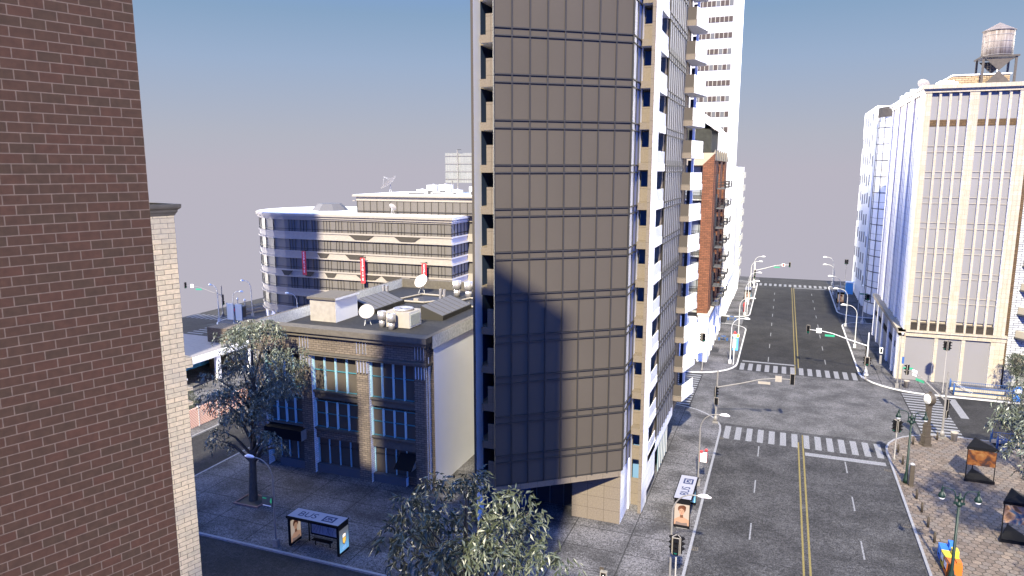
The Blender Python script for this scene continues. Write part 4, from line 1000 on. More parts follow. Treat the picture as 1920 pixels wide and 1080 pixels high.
t = thing('white_tower', 'very tall white tower with rows of small brown windows behind the brick flats', 'building')
XR = -10.15
M_WT = brick_mat('white_tower_cladding', (.42, .41, .40), (.40, .39, .38), (.2, .2, .2), bw=.78, bh=60, ms=.012, offset=0, nois=.02, bump=0)
b = MB(); b.box(-24, 141.2, -.05, XR, 160, 76, 0, mx=1); b.build('wall', [M_WT, M_WHITE], t)
M_W1 = mat('brown_window', (.045, .033, .028)); M_W2 = mat('grey_window', (.085, .085, .085))
rw = random.Random(9)
for r_ in range(15):
    z = 34.9 + 2.83 * r_
    for c_ in range(8):
        x = XR - .62 - .785 * c_
        if r_ >= 13 or (r_ * 8 + c_ < 3): pass
        w = MB(); w.box(x - .70, 141.12, z, x, 141.19, z + .98); w = w.build('window', rw.choice((M_W1, M_W1, M_W2)), t)
        if r_ * 8 + c_ > 98: break
    if r_ * 8 > 92: break
b = MB()
for q in range(40): b.box(XR, 141.4 + .46 * q, 0, XR + .03, 141.62 + .46 * q, 76)
b.build('side_ribs', M_WHITE, t)
for k in range(9):
    b = MB(); b.box(-10.1, 141.0 + 2.6 * k, -.05, -9.45, 142.3 + 2.6 * k, 6.0); b.build('base_pillar', M_WHITE, t)
b = MB(); b.box(-10.2, 141.0, 6.0, -9.4, 164, 6.9); b.build('base_cornice', M_WHITE, t)
t = thing('grey_terrace', 'narrow grey stepped block, last building on the west side of the avenue', 'building')
b = MB(); b.box(-24, 160.2, 0, -9.75, 186, 28.6, 0); b.build('wall', mat('grey_render', (.50, .50, .51)), t)
for k in range(9):
    b = MB(); b.box(-9.74, 178, 2 + 3 * k, -9.3, 186, 3.4 + 3 * k); b.build('side_balcony', M_CONCG, t)
for k in range(5):
    b = MB(); b.box(-9.7, 161 + 3.4 * k, 0, -9.3, 162.6 + 3.4 * k, 4.6); b.build('base_pillar', M_WHITE, t)

# ============================================================ WEST BLOCK (behind the street tree)
t = thing('lattice_fence', 'orange and white diagonal lattice hoarding along the west street', 'fence', (-59.1, 46, 0))
m = bpy.data.materials.new('orange_lattice'); m.use_nodes = True
n = m.node_tree; bs = n.nodes['Principled BSDF']; uvn = n.nodes.new('ShaderNodeUVMap'); uvn.uv_map = 'UVMap'
mpn = n.nodes.new('ShaderNodeMapping'); mpn.inputs['Rotation'].default_value = (0, 0, R(45)); mpn.inputs['Scale'].default_value = (1, 1, 1)
wv = n.nodes.new('ShaderNodeTexWave'); wv.inputs['Scale'].default_value = 1.6; rp = n.nodes.new('ShaderNodeValToRGB'); rp.color_ramp.interpolation = 'LINEAR'
rp.color_ramp.elements[0].position = .45; rp.color_ramp.elements[0].color = (.42, .13, .05, 1); rp.color_ramp.elements[1].position = .55; rp.color_ramp.elements[1].color = (.78, .62, .52, 1)
n.links.new(uvn.outputs[0], mpn.inputs[0]); n.links.new(mpn.outputs[0], wv.inputs[0]); n.links.new(wv.outputs[0], rp.inputs[0]); n.links.new(rp.outputs[0], bs.inputs['Base Color'])
for k in range(11):
    b = MB(); b.box(-.06, 2.9 * k + .05, .1, .06, 2.9 * k + 2.85, 2.2); b.build('lattice_panel', m, t)
    b = MB(); b.box(-.09, 2.9 * k - .05, 0, .09, 2.9 * k + .05, 2.35); b.build('post', M_METALW, t)
t = thing('service_garage', 'low white open-fronted garage with a flat grey roof on the west block', 'building')
b = MB(); b.box(-84, 66.2, 3.45, -70.2, 79, 3.8, 0); b.box(-84.2, 66.0, 3.3, -70.0, 66.3, 3.95, 1); b.box(-70.4, 66, 3.2, -70.05, 79, 3.95, 1); b.build('roof', [mat('garage_roof', (.16, .15, .15), noise=.1), M_WHITE], t)
for y in (66.1, 72.2, 78.3):
    b = MB(); b.box(-70.6, y, -.02, -70.1, y + .7, 3.2); b.build('post', M_WHITE, t)
b = MB(); b.box(-84, 66.2, 0, -83.6, 79, 3.4); b.box(-84, 78.6, 0, -71, 79, 3.4); b.build('wall', M_PALE, t)
b = MB()
for k in range(14): b.box(-77.6, 67.0 + .8 * k, .0, -77.4 - .08 * (k % 2), 67.8 + .8 * k, 2.6)
b.build('corrugated_door', M_LBLUE, t)
b = MB((-75.5, 76.5, 0)); b.box(-.2, 0, 0, 3.4, 3.2, 5.9)
tag(b.build('brick_hut', M_TAN), 'plain tan brick hut behind the white garage, partly behind the street tree', 'hut')
b = MB((-68.9, 60, 0)); b.box(-.1, -8, 0, .1, 5.6, 1.9, 0); b.box(-.2, -8.1, 1.9, .2, 5.7, 2.1, 1)
tag(b.build('garden_wall', [mat('brown_render', (.07, .05, .035), noise=.2), M_WHITE]), 'brown rendered garden wall with a white coping in front of the garage', 'wall')

# ============================================================ TREES
def tree_parts(seed, h, cr, base_z, nsp, leaves, lean=(0, 0), leaf=(.36, .11), lowclumps=()):
    rr = random.Random(seed)
    tr = MB(); top = Vector((lean[0], lean[1], h * .93))
    def at(f): return Vector((top.x * f + .12 * math.sin(f * 7 + seed), top.y * f + .1 * math.cos(f * 5), top.z * f))
    pts = [at(i / 9) for i in range(10)]
    tr.tube(pts, [.34 * (1 - i / 9) ** .8 + .03 if i else .40 for i in range(10)], 9)
    cz = (base_z + h) / 2; hz = (h - base_z) / 2
    cl = []
    while len(cl) < nsp:
        p = Vector((rr.uniform(-1, 1), rr.uniform(-1, 1), rr.uniform(-1, 1)))
        if p.length > 1 or p.length < .38: continue
        taper = 1 - .35 * max(0, p.z) - .15 * max(0, -p.z)
        c = Vector((p.x * cr * taper, p.y * cr * taper, cz + p.z * hz)) + Vector((top.x, top.y, 0)) * ((cz + p.z * hz) / h)
        # leave hollows so that whatever is behind shows through
        if math.sin(c.x * 1.7 + seed) + math.sin(c.y * 1.9 + 2) + math.sin(c.z * 1.3 + seed * 2) < -.75: continue
        cl.append(c)
    cl += [Vector(c) for c in lowclumps]
    for i, c in enumerate(cl):
        if i % (6 if seed == 4 else 3) and i < nsp: continue
        f = min(.9, max(.22, (c.z - 1.6) / h * .85)); a = at(f); mid = (a + c) / 2 + Vector((0, 0, .5))
        r0 = .16 * (1 - f) + .045
        tr.tube([a, mid, c], [r0, r0 * .6, .015], 5)
    lv = MB(); V = []; F = []
    for c in cl:
        R0 = rr.uniform(.55, 1.05)
        for q in range(leaves // 9):
            a = rr.uniform(0, 2 * math.pi); s0 = c + Vector((math.cos(a), math.sin(a), rr.uniform(-.3, .8))) * rr.uniform(0, .5) * R0
            dirn = Vector((math.cos(a), math.sin(a), rr.uniform(-.2, .5))).normalized()
            for k in range(9):
                s0 = s0 + dirn * .13 * R0; dirn = (dirn + Vector((0, 0, -.30))).normalized()
                p = s0 + Vector((rr.gauss(0, .09), rr.gauss(0, .09), rr.gauss(0, .09)))
                d = (dirn + Vector((rr.gauss(0, .7), rr.gauss(0, .7), rr.gauss(-.25, .5)))).normalized()
                w = d.cross(Vector((rr.gauss(0, 1), rr.gauss(0, 1), rr.gauss(0, 1)))).normalized()
                n_ = d.cross(w); L = leaf[0] * rr.uniform(.6, 1.3); wd = leaf[1] * rr.uniform(.7, 1.2); i0 = len(V)
                V += [p, p + d * L * .45 + w * wd / 2 + n_ * .02, p + d * L - n_ * .05, p + d * L * .5 - w * wd / 2 + n_ * .02, p + d * L * .5 - n_ * .035]
                F += [(i0, i0 + 1, i0 + 4), (i0 + 1, i0 + 2, i0 + 4), (i0 + 2, i0 + 3, i0 + 4), (i0 + 3, i0, i0 + 4)]
    me = bpy.data.meshes.new('crown'); me.from_pydata([tuple(v) for v in V], [], F); me.materials.append(M_LEAFP if seed == 4 else M_LEAF)
    return tr, me
def make_tree(name, label, loc, parts, rz=0, scale=1, group=None):
    t = thing(name, label, 'tree', loc, rz, group, scale)
    tm, cm = parts
    o = bpy.data.objects.new('trunk', tm); COL.objects.link(o); o.parent = t
    o = bpy.data.objects.new('crown', cm); COL.objects.link(o); o.parent = t
    return t
trA, crA = tree_parts(4, 15.6, 4.4, 6.6, 112, 74, lean=(-1.2, 2.6), lowclumps=[(-2.6, -.6, 6.3), (-3.1, .2, 4.6), (-2.2, .4, 7.6), (3.0, -.5, 6.6), (2.3, .3, 5.4), (1.6, -.8, 6.9), (-3.3, -.4, 5.3), (2.7, .8, 5.0), (1.9, .5, 6.2)])
A_ = (trA.mesh('trunk', M_TRUNK), crA)
trB, crB = tree_parts(11, 16.4, 5.0, 6.4, 128, 54, lean=(.3, .3), leaf=(.42, .12))
B_ = (trB.mesh('trunk', M_TRUNK), crB)
make_tree('street_tree', 'tall grey-green street tree with a bare lower trunk in front of the tan brick building', (-41.0, 45.2, 0), A_)
make_tree('street_tree', 'crown of a grey-green street tree at the foot of the glass tower', (-12.1, 25.6, 0), B_, 0.3, .955)
make_tree('street_tree', 'grey-green tree on the hexagon-paved plaza over the first picture kiosk', (22.6, 73.5, 0), B_, 2.1, .62)
make_tree('street_tree', 'grey-green tree at the plaza side just beside the blue railing', (26.2, 82.0, 0), A_, 4.0, .66)
make_tree('street_tree', 'grey-green tree beyond the plaza that dapples the hexagon paving', (20.6, 53.5, 0), A_, 1.0, 1)
make_tree('street_tree', 'small tree in front of the curved office building, against the glass tower edge', (-36.5, 93.5, 0), B_, 1.2, .74)
make_tree('street_tree', 'small pale tree growing by the subway railing in front of the balcony flats', (28.6, 102.8, 0), B_, 3.0, .36)
t = thing('garden_bush', 'round pale green garden bush behind the orange lattice hoarding', 'bush', (-64.3, 60.5, 0), 0, None, .34)
o = bpy.data.objects.new('foliage', crB); COL.objects.link(o); o.parent = t; o.location = (0, 0, -7.2)
b = MB((-41.0, 45.2, 0)); b.box(-1.25, -1.0, 0, 1.25, -.85, .12); b.box(-1.25, .85, 0, 1.25, 1.0, .12); b.box(-1.25, -.85, 0, -1.1, .85, .12); b.box(1.1, -.85, 0, 1.25, .85, .12); b.box(-1.1, -.85, .005, 1.1, .85, .05, 1)
tag(b.build('tree_pit', [mat('pit_stone', (.16, .09, .075)), M_TRUNK]), 'square red-brown stone tree pit round the foot of the tall street tree', 'tree pit')

# ============================================================ STREET FURNITURE
def lamp_proto():
    t = thing('street_lamp', 'x', 'street lamp')
    b = MB(); b.prism([(-.2, -.2), (.2, -.2), (.2, .2), (-.2, .2)], 0, .55); b.build('base', M_METAL, t)
    b = MB(); b.tube([(0, 0, .5), (0, 0, 5.35)], [.085, .065], 8); b.build('pole', M_METAL, t)
    b = MB(); b.tube([(0, 0, 5.2)] + [(1.35 - 1.35 * math.cos(R(a)), 0, 5.3 + 1.5 * math.sin(R(a))) for a in range(0, 91, 15)] + [(1.75, 0, 6.78)], .045, 6); b.build('arm', M_METAL, t)
    b = MB(); b.tube([(1.6, 0, 6.8), (1.8, 0, 6.83), (2.15, 0, 6.84), (2.45, 0, 6.78)], [.06, .13, .15, .05], 8); b.build('lamp_head', M_LAMP, t)
    return t
LP = lamp_proto(); used = False
GL = 'curved-arm street lamps along the kerbs'
for x, y, rz, l, pale in (
    (-5.8, 45.3, 0, 'grey street lamp rising in front of the advert-ended bus shelter on the avenue', 0),
    (-5.8, 62.0, 0, 'grey street lamp with the red notice hung on its pole', 0),
    (-6.1, 105.4, 0, 'pale street lamp beside the corner pillars of the brick flats', 1), (-6.0, 123.1, 0, 'pale street lamp just past the red hydrant box, second beyond the crossing', 1),
    (-6.0, 143.0, 0, 'pale street lamp at the first kerb past the narrow side street, west side', 1), (-6.0, 155.0, 0, 'pale street lamp beside the far advert panel, west side', 1),
    (-6.4, 174.4, 0, 'pale street lamp, second to last on the west kerb', 1), (-6.1, 184.5, 0, 'farthest street lamp on the west kerb', 1),
    (11.75, 122.2, math.pi, 'pale street lamp beside the dark grate on the east kerb', 1), (11.6, 138.8, math.pi, 'pale street lamp at the near side of the narrow east side street', 1),
    (11.5, 155.2, math.pi, 'pale street lamp in front of the far east bus shelter', 1), (11.4, 173.9, math.pi, 'pale street lamp beyond the far east bus shelter', 1), (12.1, 189.1, math.pi, 'farthest street lamp on the east kerb', 1),
    (15.05, 100.9, R(78), 'thin street lamp at the corner of the cream tower base', 0), (-34.3, 39.95, math.pi, 'grey street lamp with a small green-lit sign, left of the BUS shelter', 0),
    (-97.3, 101.5, R(170), 'distant street lamp beside the far-left traffic signal', 1), (-95.2, 108, R(180), 'distant street lamp behind the far-left traffic signal', 1),
    (-90.5, 97.9, 0, 'distant street lamp half hidden by the top of the street tree', 1), (-78, 99.6, R(180), 'distant street lamp in front of the curved building base', 1),
    (14.6, 142.2, R(95), 'thin street lamp on the east side street facing the drum building', 1)):
    o = LP if not used else dup(LP)
    used = True; o.location = (x, y, 0); o.rotation_euler = (0, 0, rz); o['label'] = l; o['group'] = GL
    if pale:
        for c in [q for q in bpy.data.objects if q.parent == o]:
            key = c.data.name.split('.')[0] + '_pale'
            if key not in bpy.data.meshes:
                me = c.data.copy(); me.name = key; me.materials.clear(); me.materials.append(M_METALW if 'head' not in key else M_GLOBE)
            c.data = bpy.data.meshes[key]

def signal_head(parent, x, y, z, face, n=3, casing=None, nm='signal_head'):
    """face: direction the lenses look to, radians (0 = -y)"""
    casing = casing or M_BLACK
    b = MB((x, y, z), face); b.box(-.19, -.1, -.2 - .36 * (n - 1), .19, .14, .2); b.box(-.22, .02, -.24 - .36 * (n - 1), .22, .06, .24, 1)
    for k in range(n):
        zz = -.36 * k; b.add([(-.13, -.1, zz + .14), (.13, -.1, zz + .14), (.11, -.32, zz + .10), (-.11, -.32, zz + .10), (-.15, -.1, zz - .02), (.15, -.1, zz - .02), (-.13, -.28, zz + .04), (.13, -.28, zz + .04)], [(0, 1, 2, 3), (0, 3, 6, 4), (1, 5, 7, 2)], 0)
    h = b.build(nm, [casing, M_PALE], parent)
    for k in range(n):
        q = MB((x, y, z), face); q.T = q.T @ Matrix.Translation((0, -.105, -.36 * k)) @ Matrix.Rotation(R(90), 4, 'X')
        q.lathe([(.12, 0), (.12, .015)], n=12); q.build('lens', M_DGREEN if k == n - 1 else M_LENS, h)
    return h
def mast(loc, rz, label, pale=False, sgn=True, L=7.6, face=0.0, hh=6.0):
    P = M_METALW if pale else M_METAL
    t = thing('traffic_signal', label, 'traffic signal', loc, rz, 'mast-arm traffic signals at the crossings')
    b = MB(); b.prism([(-.3, -.3), (.3, -.3), (.3, .3), (-.3, .3)], 0, .2); b.lathe([(.28, .2), (.14, .8)], n=8); b.build('base', P, t)
    b = MB(); b.tube([(0, 0, .5), (0, 0, hh)], [.12, .08], 8); b.build('pole', P, t)
    b = MB(); b.tube([(0, 0, 4.1), (L * .3, 0, 4.75), (L * .6, 0, 5.5), (L * .8, 0, 5.75), (L + .1, 0, 5.8)], [.08, .07, .06, .05, .04], 6); b.build('arm', P, t)
    b = MB(); b.box(L * .56, -.06, 5.0, L * .56 + 1.25, -.02, 5.28); b.build('street_sign', M_GSIGN if sgn else M_PALE, t)
    s = MB(); s.box(L * .83 - .33, -.08, 5.42, L * .83 + .33, -.04, 6.08); sg = s.build('turn_sign', M_WSIGN if sgn else M_PALE, t)
    if sgn:
        s = MB(); s.T = Matrix.Translation((L * .83, -.085, 5.75)) @ Matrix.Rotation(R(90), 4, 'X')
        s.lathe([(.19, 0), (.27, 0), (.27, .012), (.19, .012)], n=20); s.box(-.2, -.04, .0, .2, .04, .013); s.build('red_ring', M_RED, sg)
    signal_head(t, L + .1, 0, 6.2, face)
    signal_head(t, -.1 if not sgn else .05, -.3, 4.0, face - R(90) if not sgn else 0, 3)
    signal_head(t, .0, -.3, 2.75, face, 2)
    return t
mast((-5.8, 79.2, 0), 0, 'mast-arm traffic signal at the tower corner of the near crossing, seen from behind', sgn=False, face=math.pi)
mast((11.86, 105.9, 0), math.pi, 'pale mast-arm traffic signal at the far right corner, its arm over the avenue', pale=True, face=math.pi)
mast((-5.7, 178.4, 0), 0, 'distant pale mast-arm traffic signal over the far end of the avenue', pale=True)
mast((17.0, 82.95, 0), R(122), 'grey mast-arm traffic signal behind the street clock, its arm reaching over the cross street', L=5.6, face=R(120), hh=7.3)
mast((-100.2, 105.6, 0), R(190), 'distant mast-arm traffic signal at the far-left corner, arm to the left', face=R(-100))
def post_signal(loc, rz, label, h=3.9, two=True):
    t = thing('post_signal', label, 'traffic signal', loc, rz, 'post-mounted signals at the corners')
    b = MB(); b.lathe([(.16, 0), (.1, .3), (.055, .35), (.05, h - .1)], n=8); b.build('pole', M_METAL, t)
    signal_head(t, -.2, -.05, h, R(-60)); signal_head(t, .2, -.05, h, R(60))
    if two: signal_head(t, 0, .3, h, math.pi)
    return t
post_signal((11.45, 74.4, 0), 0, 'thin post carrying dark signal heads at the plaza corner beside the green lamp')
post_signal((-5.3, 44.1, 0), R(180), 'thin post with back-to-back signal heads below the advert-ended bus shelter', 4.1)
post_signal((-9.5, 99.9, 0), R(90), 'post signal beside the balconies at the foot of the brick flats', 5.2)
post_signal((20.1, 100.2, 0), 0, 'post signal by the blue subway railing in front of the cream tower', 6.6)
post_signal((15.1, 190.9, 0), 0, 'distant signal post at the foot of the checkered tower', 6.0)
post_signal((11.6, 103.2, 0), R(180), 'short post signal beside the far right crosswalk', 3.0)
post_signal((16.1, 150.7, 0), R(180), 'distant white signal post before the glass drum', 4.0)
def ped_signal(loc, rz, label):
    t = thing('pedestrian_signal', label, 'pedestrian signal', loc, rz)
    b = MB(); b.lathe([(.14, 0), (.05, .3), (.045, 3.1)], n=8); b.build('pole', M_METAL, t)
    b = MB(); b.box(-.22, -.16, 2.4, .22, .1, 3.1, 0); hd = b.build('signal_box', mat('signal_tan', (.16, .145, .12)), t)
    b = MB(); b.box(-.15, -.18, 2.46, .15, -.161, 3.04); p = b.build('screen', M_BLACK, hd)
    b = MB()
    b.T = Matrix.Translation((0, -.185, 2.6)) @ Matrix.Rotation(R(90), 4, 'X')
    b.lathe([(.03, 0), (.03, .004)], (0, .3, 0), n=8); b.add([(-.05, .1, .004), (.05, .1, .004), (.04, .26, .004), (-.04, .26, .004)], [(0, 1, 2, 3)])
    b.add([(-.05, .1, .004), (-.09, -.08, .004), (-.05, -.08, .004), (0, .1, .004)], [(0, 1, 2, 3)]); b.add([(.05, .1, .004), (.08, -.08, .004), (.04, -.08, .004), (0, .1, .004)], [(0, 1, 2, 3)]); b.build('walking_figure', M_WSIGN, p)
    b = MB(); b.box(-.02, -.1, 3.1, .5, -.06, 3.3) if False else b.box(-.3, .1, 2.95, -.05, .14, 3.25); b.build('sign_back', M_BRONZE, t)
ped_signal((-9.25, 40.4, 0), 0, 'pedestrian signal showing a white walking figure at the bottom edge, by the tree crown')
t = thing('notice', 'white and red parking notice hung on the second street lamp pole', 'notice', (-5.72, 61.9, 0))
b = MB(); b.box(.02, -.14, 2.35, .62, -.11, 3.25); pl = b.build('plate', M_WSIGN, t)
b = MB(); b.T = Matrix.Translation((.14, -.145, 3.3)) @ Matrix.Rotation(R(90), 4, 'X'); b.lathe([(.14, 0), (.14, .01)], n=14); b.lathe([(.14, 0), (.14, .01)], (.4, .18, 0), n=14); b.build('red_disc', M_RED, pl)
b = MB()
for k, w in enumerate((.3, .4, .34, .22)): b.box(.32 - w / 2, -.146, 2.95 - .15 * k, .32 + w / 2, -.141, 3.02 - .15 * k)
b.box(.02, -.145, 2.35, .05, -.141, 3.25); b.box(.59, -.145, 2.35, .62, -.141, 3.25); b.build('red_print', M_RED, pl)
t = thing('lit_sign', 'small dark sign with green lit characters on the lamp beside the BUS shelter', 'sign', (-34.3, 39.9, 0))
b = MB(); b.box(-1.0, -.05, 3.1, -.08, .05, 3.95); pl = b.build('panel', mat('dark_grey_panel', (.07, .07, .065)), t)
GLM = mat('green_light', (.03, .3, .12), emit=((.1, 1, .35), .06))
b = MB(); b.box(-.95, -.06, 3.72, -.6, -.051, 3.8); b.build('green_character', GLM, pl)
b = MB(); b.add([(-.2, -.055, 3.4), (-.12, -.055, 3.5), (-.12, -.055, 3.85), (-.2, -.055, 3.8), (-.3, -.055, 3.55)], [(0, 1, 2, 3, 4)]); b.build('green_character', GLM, pl)
b = MB(); b.box(-.95, -.06, 3.16, -.2, -.051, 3.22); b.build('white_rule', M_WSIGN, pl)

# ---------------- bus shelters
M_ADW = mat('poster_backlit_cream', (.13, .105, .085), emit=((1, .80, .62), .12))
M_SKIN = mat('poster_skin', (.165, .095, .06), emit=((.95, .55, .34), .10)); M_SKIN2 = mat('poster_skin_shadow', (.06, .025, .012), emit=((.5, .2, .1), .06))
M_HAIR = mat('poster_hair', (.06, .02, .008), emit=((.3, .09, .04), .05)); M_LIP = mat('poster_lip', (.5, .06, .05), emit=((.8, .1, .1), .05))
def grad_mat():
    m = bpy.data.materials.new('poster_grey_to_blue'); m.use_nodes = True; n = m.node_tree; b = n.nodes['Principled BSDF']
    tcn = n.nodes.new('ShaderNodeTexCoord'); sp = n.nodes.new('ShaderNodeSeparateXYZ'); rp = n.nodes.new('ShaderNodeValToRGB'); mr_ = n.nodes.new('ShaderNodeMapRange')
    n.links.new(tcn.outputs['Object'], sp.inputs[0]); n.links.new(sp.outputs['Z'], mr_.inputs[0]); mr_.inputs['From Min'].default_value = .3; mr_.inputs['From Max'].default_value = 2.3; n.links.new(mr_.outputs[0], rp.inputs[0])
    for e, c in zip(rp.color_ramp.elements, ((.13, .32, .42, 1), (.09, .09, .085, 1))): e.color = c
    rp.color_ramp.elements[0].position = .15; rp.color_ramp.elements[1].position = .75
    n.links.new(rp.outputs[0], b.inputs['Base Color']); n.links.new(rp.outputs[0], b.inputs['Emission Color']); b.inputs['Emission Strength'].default_value = .28
    return m
M_GRAD = grad_mat()
def oval(b, cx, cz, rx, rz_, d, n=18, m=0, y=0):
    b.add([(cx + rx * math.cos(2 * math.pi * k / n), -d, cz + rz_ * math.sin(2 * math.pi * k / n)) for k in range(n)], [tuple(range(n))], m)
def portrait(parent, T, w=1.15, h=1.75):
    """backlit advert: head and bare shoulders of a red-haired woman; local x across, z up, facing -y"""
    b = MB(); b.T = T; b.box(-w / 2, -.005, 0, w / 2, .0, h); p = b.build('poster', M_ADW, parent)
    def layer(nm, fn, m):
        q = MB(); q.T = T; fn(q); q.build(nm, m, p)
    layer('poster_shoulders', lambda q: q.add([(-w / 2, -.008, 0), (w / 2, -.008, 0), (w / 2, -.008, .50), (w * .25, -.008, .62), (.10, -.008, .72), (-.12, -.008, .72), (-w * .28, -.008, .60), (-w / 2, -.008, .42)], [tuple(range(8))]), M_SKIN)
    layer('poster_dress', lambda q: q.add([(-w * .42, -.010, 0), (w * .42, -.010, 0), (w * .36, -.010, .26), (0, -.010, .18), (-w * .36, -.010, .28)], [tuple(range(5))]), mat('poster_dress', (.07, .05, .042), emit=((.5, .36, .3), .08)))
    layer('poster_neck', lambda q: q.add([(-.13, -.012, .62), (.12, -.012, .62), (.10, -.012, .95), (-.11, -.012, .95)], [(0, 1, 2, 3)]), M_SKIN2)
    layer('poster_hair_back', lambda q: (oval(q, .0, 1.36, .31, .30, .013), oval(q, .10, 1.5, .22, .18, .013)), M_HAIR)
    layer('poster_face', lambda q: oval(q, -.01, 1.14, .205, .29, .016), M_SKIN)
    layer('poster_fringe', lambda q: q.add([(-.25, -.018, 1.22), (-.18, -.018, 1.34), (.0, -.018, 1.40), (.18, -.018, 1.28), (.24, -.018, 1.1), (.29, -.018, 1.35), (.15, -.018, 1.6), (-.12, -.018, 1.62), (-.28, -.018, 1.45)], [tuple(range(9))]), M_HAIR)
    layer('poster_eyes', lambda q: (oval(q, -.09, 1.20, .045, .018, .019, 8), oval(q, .08, 1.20, .045, .018, .019, 8), q.box(-.14, -.02, 1.25, -.04, -.018, 1.262), q.box(.03, -.02, 1.25, .13, -.018, 1.262)), M_HAIR)
    layer('poster_mouth', lambda q: (oval(q, -.01, .98, .06, .022, .019, 8),), M_LIP)
    layer('poster_nose_shade', lambda q: q.add([(-.02, -.019, 1.06), (.03, -.019, 1.06), (.015, -.019, 1.18)], [(0, 1, 2)]), M_SKIN2)
def bottle(parent, T, w=1.15, h=1.75):
    b = MB(); b.T = T; b.box(-w / 2, -.005, 0, w / 2, .0, h); p = b.build('poster', M_GRAD, parent)
    q = MB(); q.T = T; q.add([(-.24, -.009, 1.25), (-.2, -.009, .62), (0, -.009, .45), (.22, -.009, .66), (.25, -.009, 1.3), (0, -.009, 1.4)], [tuple(range(6))]); q.build('poster_bottle_edge', M_SKIN2, p)
    q = MB(); q.T = T; q.add([(-.19, -.013, 1.0), (-.16, -.013, .66), (0, -.013, .52), (.17, -.013, .68), (.2, -.013, 1.03)], [tuple(range(5))]); q.build('poster_bottle', mat('amber', (.75, .42, .05), emit=((1, .6, .1), .22)), p)
    q = MB(); q.T = T; q.add([(-.19, -.013, 1.03), (.2, -.013, 1.06), (.21, -.013, 1.27), (0, -.013, 1.34), (-.2, -.013, 1.24)], [tuple(range(5))]); q.build('poster_label', mat('label_white', (.8, .7, .5), emit=((1, .9, .7), .25)), p)
    q = MB(); q.T = T
    for k, ww in enumerate((.34, .5, .4)): q.box(-ww / 2, -.013, .34 - .09 * k, ww / 2, -.008, .37 - .09 * k)
    q.build('poster_caption_rule', M_WSIGN, p)
def shelter(loc, rz, label, near='portrait', far='bottle'):
    """long axis = local x (4.5 m), back at +y"""
    t = thing('bus_shelter', label, 'bus shelter', loc, rz, 'bus shelters on the pavements')
    L, D, H = 4.5, 1.4, 2.45
    b = MB(); b.box(-.05, -.05, H, L + .05, D, H + .06, 0); b.box(.02, .02, H + .06, L - .02, D - .07, H + .07, 1)
    rf = b.build('roof', [M_BLACK, M_SHROOF], t)
    b = MB(); b.box(-.05, -.08, H - .12, L + .05, -.02, H - .001); b.build('roof_edge', M_BLACK, t)
    text_mb('BUS', .95, Matrix.Translation((1.45, .62, H + .076)), 'roof_lettering', M_INK, rf)
    ic = MB((3.35, .62, H + .072))
    ic.box(-.5, -.38, 0, .5, -.26, .012); ic.box(-.5, .26, 0, .5, .38, .012); ic.box(-.5, -.26, 0, -.36, .26, .012); ic.box(.36, -.26, 0, .5, .26, .012)
    ic.box(-.2, -.02, 0, .2, .16, .012); ic.box(-.28, -.16, 0, -.18, -.02, .012); ic.box(.18, -.16, 0, .28, -.02, .012); ic.box(-.07, -.16, 0, .07, -.1, .012)
    ic.build('roof_bus_emblem', M_INK, rf)
    for x0, nm in ((0, near), (L - .2, far)):
        b = MB(); b.box(x0, .05, .08, x0 + .2, D - .1, H - .01); b.box(x0 + .03, .25, -.02, x0 + .17, D - .3, .08, 1); pn = b.build('ad_panel', [M_BLACK, M_METAL], t)
        for sgn in (-1, 1):
            T = Matrix.Translation((x0 + (.205 if sgn > 0 else -.005), D / 2 - .02, .3)) @ Matrix.Rotation(R(90 * sgn), 4, 'Z')
            (portrait if nm == 'portrait' else bottle)(pn, T)
    for x in (.9, 3.6):
        b = MB(); b.box(x, D - .14, 0, x + .08, D - .06, H); b.build('rear_post', M_BLACK, t)
    b = MB(); b.box(1.2, D - .12, .75, 3.5, D - .07, 2.15, 0); b.box(1.15, D - .13, .62, 3.6, D - .05, .75, 1); b.box(1.12, D - .13, .62, 1.2, D - .05, 2.3, 1)
    mp_ = b.build('map_panel', [mat('map_blue', (.14, .2, .33), noise=.2, nscale=3), M_BLACK], t)
    q = MB(); rm = random.Random(2)
    for k in range(7):
        x, z = 1.3 + .3 * k, .85; pts = [(x, D - .13, z)]
        for j in range(4): x += rm.uniform(-.12, .2); z += .3; pts.append((min(x, 3.4), D - .13, min(z, 2.1)))
        q.tube(pts, .012, 4)
    q.build('map_line', M_INK, mp_)
    b = MB(); b.box(1.5, D - .6, .42, 3.2, D - .25, .48)
    for x in (1.7, 3.0): b.box(x, D - .45, 0, x + .06, D - .39, .42)
    b.build('bench', M_BLACK, t)
    return t
shelter((-33.35, 40.15, 0), 0, 'bus shelter in the shade with BUS on its blue-white roof, by the left kerb')
shelter((-5.45, 53.5, 0), R(90), 'advert-ended bus shelter on the avenue pavement beside the tower')
shelter((-5.6, 158.4, 0), R(90), 'distant bus shelter on the west kerb beyond the narrow side street')
shelter((12.95, 162.4, 0), R(90), 'distant bus shelter in the shade on the east kerb')

